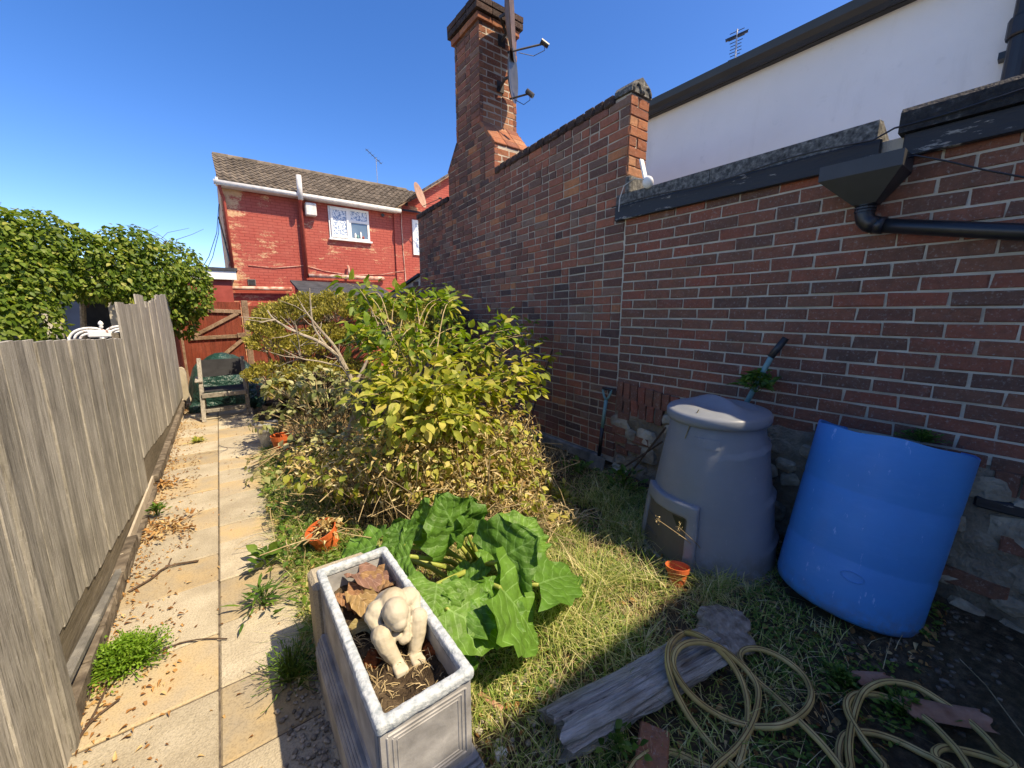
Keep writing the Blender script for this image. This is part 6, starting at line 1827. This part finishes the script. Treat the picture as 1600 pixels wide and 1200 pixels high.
# gravel beside the planter and by the wall
st_ = [stone_mesh(50+s, MAT['gravel']) for s in range(3)]
def gravel(n, x0, x1, y0, y1, keep, s, label, z=0, mat='gravel'):
    b = MB(); Pp = scatter(n, x0, x1, y0, y1, keep)
    for i, p in enumerate(Pp):
        me = st_[i % 3]; r = random.uniform(*s)
        M = Matrix.Translation((p[0], p[1], p[2]+r*.3+z)) @ Matrix.Rotation(random.uniform(0, 6), 4, 'Z') @ Matrix.Diagonal((r*1.2, r, r*.7, 1))
        b.add([M @ v.co for v in me.vertices], [tuple(q.vertices) for q in me.polygons])
    o = b.build('gravel', MAT[mat], smooth=True); o['kind'] = 'stuff'; o['label'] = label
gravel(420, .02, .20, .75, 1.75, lambda x, y: random.random() < .25+4*(x-.02), (.003, .009), 'small pale gravel spilled between path and planter', .036)
gravel(420, .54, .95, .6, 1.6, lambda x, y: random.random() < .5, (.004, .012), 'small gravel on the soil right of the planter')
gravel(380, 1.95, 2.72, -.1, 1.9, clear, (.004, .010), 'stony dark ground at the foot of the brick wall', 0, 'kerb_brick')

# ---- single small plants
def rosette(name, label, c, n, h, spread, mat, size, T=OVATE, cat='weed', up=.6, jit=.5):
    t = thing(name, label, cat, tuple(c))
    P, D, N, S = [], [], [], []; sb = MB()
    for i in range(n):
        a = random.uniform(0, 2*math.pi); r = min(1.05, abs(random.gauss(0, .5)))*spread; z = h*random.uniform(.25, 1.0)*(1-.4*min(1, r/spread))
        p = np.array(c)+np.array([math.cos(a)*r, math.sin(a)*r, z]); out = np.array([math.cos(a), math.sin(a), up])
        P.append(p); D.append(norm(out+rnd_dirs(1)[0]*jit)); N.append(norm(np.array([0, 0, 1])+rnd_dirs(1)[0]*.6)); S.append(random.uniform(*size))
        if i % 3 == 0: sb.tube([np.array(c)+np.array([math.cos(a)*r*.2, math.sin(a)*r*.2, 0]), np.array(c)+np.array([math.cos(a)*r*.6, math.sin(a)*r*.6, z*.6]), p], .0016, 4, False)
    link('foliage', leaves_mesh('foliage', mat, *map(np.array, (P, D, N, S)), T), t)
    sb.build('stems', mat, t)['kind'] = 'stuff'
rosette('parsley_clump', 'bright green curly parsley growing between kerb and path', at_z(198, 1040, .0), 3000, .13, .15, MAT['parsley'], (.008, .017), SMALL, 'herb', .3, 2.0)
rosette('weed_plant', 'feathery green weed in the planter shade beside the path', at_z(455, 1060, .0), 420, .16, .15, MAT['weed_leaf'], (.010, .025), NARROW)
rosette('weed_plant', 'leafy green weed at the path edge level with the tipped pot', at_z(418, 885, .0), 40, .12, .12, MAT['weed_leaf'], (.05, .085))
rosette('weed_plant', 'spiky grey-green weed at the path edge left of the planter', at_z(410, 945, .0), 70, .10, .14, MAT['weed_leaf'], (.04, .09), NARROW)
rosette('weed_plant', 'low green clover patch between the two groups of hose loops', at_z(1315, 1068, .02), 260, .07, .085, MAT['weed_leaf'], (.010, .022))
rosette('weed_plant', 'round-leaved green weed against the near end of the log', at_z(960, 1172, .02), 60, .09, .10, MAT['weed_leaf'], (.025, .045))
rosette('weed_plant', 'dark leafy weed inside the right hose loop', at_z(1410, 1115, .02), 150, .08, .12, MAT['weed_leaf'], (.014, .03))
rosette('weed_plant', 'green weed at the foot of the spade', at_z(975, 775, .03), 60, .25, .20, MAT['weed_leaf'], (.04, .075))
rosette('weed_plant', 'leafy weed in the shade by the footing of the old wall', at_z(905, 745, .03), 80, .16, .28, MAT['weed_leaf'], (.03, .06))
rosette('weed_plant', 'young yellowish shoot standing in front of the wall shade', at_z(880, 790, .03), 26, .20, .06, MAT['bush_leaf'], (.04, .06))
rosette('weed_plant', 'small tufted weed at the fence foot near the gravel board end', at_z(245, 805, .03), 60, .10, .06, MAT['weed_leaf'], (.02, .04))
rosette('weed_plant', 'dry reddish weed lying on the left edge of the path', at_z(255, 760, .01), 80, .04, .20, MAT['litter_leaf'], (.02, .045), CURL)
rosette('weed_plant', 'second dry reddish weed on the path edge nearer the twig', at_z(265, 825, .01), 90, .04, .20, MAT['litter_leaf'], (.02, .045), CURL)
rosette('weed_plant', 'fallen green sprig on the path in front of the chair', at_z(308, 690, .01), 40, .03, .10, MAT['bush_leaf'], (.03, .05))
rosette('weed_plant', 'withered leafy weed growing beside the tool handle behind the bin', np.array(at_x(1180, 612, 2.66)), 90, .13, .10, MAT['weed_leaf'], (.04, .075), CURL)
rosette('weed_plant', 'dry bindweed tangle spilling over the tipped orange pot', np.array(at_z(510, 835, .12)), 120, .10, .13, MAT['dry_leaf'], (.02, .04), CURL)
rosette('weed_plant', 'mossy green growth on the wall ledge above the drum', np.array(at_x(1440, 690, 2.77)), 200, .06, .09, MAT['weed_leaf'], (.010, .022))
# twigs on the path
def twig(label, pts, r):
    tag(MB().tube(catmull([Vector(at_z(x, y, z)) for x, y, z in pts], 3), r, 5).build('fallen_twig', MAT['dark_twig']), label, 'twig')
twig('forked dark twig lying on the tan slab', [(200, 925, .01), (235, 905, .012), (262, 885, .015), (310, 876, .012)], .006)
twig('short side shoot of the twig on the tan slab', [(262, 885, .015), (268, 872, .05)], .004)
twig('thin curved stem across the path by the parsley', [(240, 1022, .008), (280, 1005, .01), (320, 998, .008), (355, 998, .008)], .003)
twig('straight twig lying at the fence foot', [(95, 1195, .01), (140, 1130, .015), (187, 1092, .012)], .004)
twig('dark thin twig beside the parsley on the near slab', [(120, 1160, .01), (150, 1110, .012), (170, 1065, .014)], .004)
for i, (pts, lb) in enumerate((([(1480, 1010), (1540, 1070), (1600, 1150)], 'long pale straw stalk on the dark ground right of the drum'), ([(1550, 995), (1580, 1025), (1620, 1060)], 'short pale straw stalk at the right edge'), ([(1262, 963), (1305, 985), (1322, 1030)], 'pale bent grass stalk in front of the drum'), ([(1205, 650), (1225, 680), (1262, 705)], None))):
    if lb: tag(MB().tube([at_z(x, y, .05) for x, y in pts], .0022, 4).build('straw_stalk', MAT['dry_stem']), lb, 'stalk')
tag(MB().tube([at_x(1092, 640, 2.12), at_x(1080, 660, 2.10), at_x(1070, 685, 2.08)], .003, 4).build('straw_stalk', MAT['dry_stem']), 'dry straw hanging from under the compost bin lid', 'stalk')
# tall seeding grass stems by the small pot
for i, (x0_, y0_, x1_, y1_) in enumerate(((1110, 880, 1028, 812), (1115, 885, 1062, 825), (1000, 850, 985, 818))):
    t = thing('seed_grass', ['tall pale grass stem with seed head crossing the bin hatch', 'second pale grass stem beside the small pot', 'short green seed head at the edge of the wall shade'][i], 'grass stem', tuple(at_z(x0_, y0_, .02)))
    p0 = np.array(at_z(x0_, y0_, .03)); p1 = np.array(at_y(x1_, y1_, p0[1]+.05*(1-i*.3)))
    MB().tube([p0, (p0+p1)/2+np.array([0, 0, .02]), p1], [.0025, .002, .0015], 4).build('stem', MAT['dry_stem'], t)
    n_ = 26; Pq = p1+RNG.normal(size=(n_, 3))*np.array([.005, .005, .018]); link('seed_head', leaves_mesh('seed_head', MAT['straw'], Pq, norm(rnd_dirs(n_)+np.array([0, 0, 1.0])), rnd_dirs(n_), RNG.uniform(.006, .011, n_), SMALL), t)
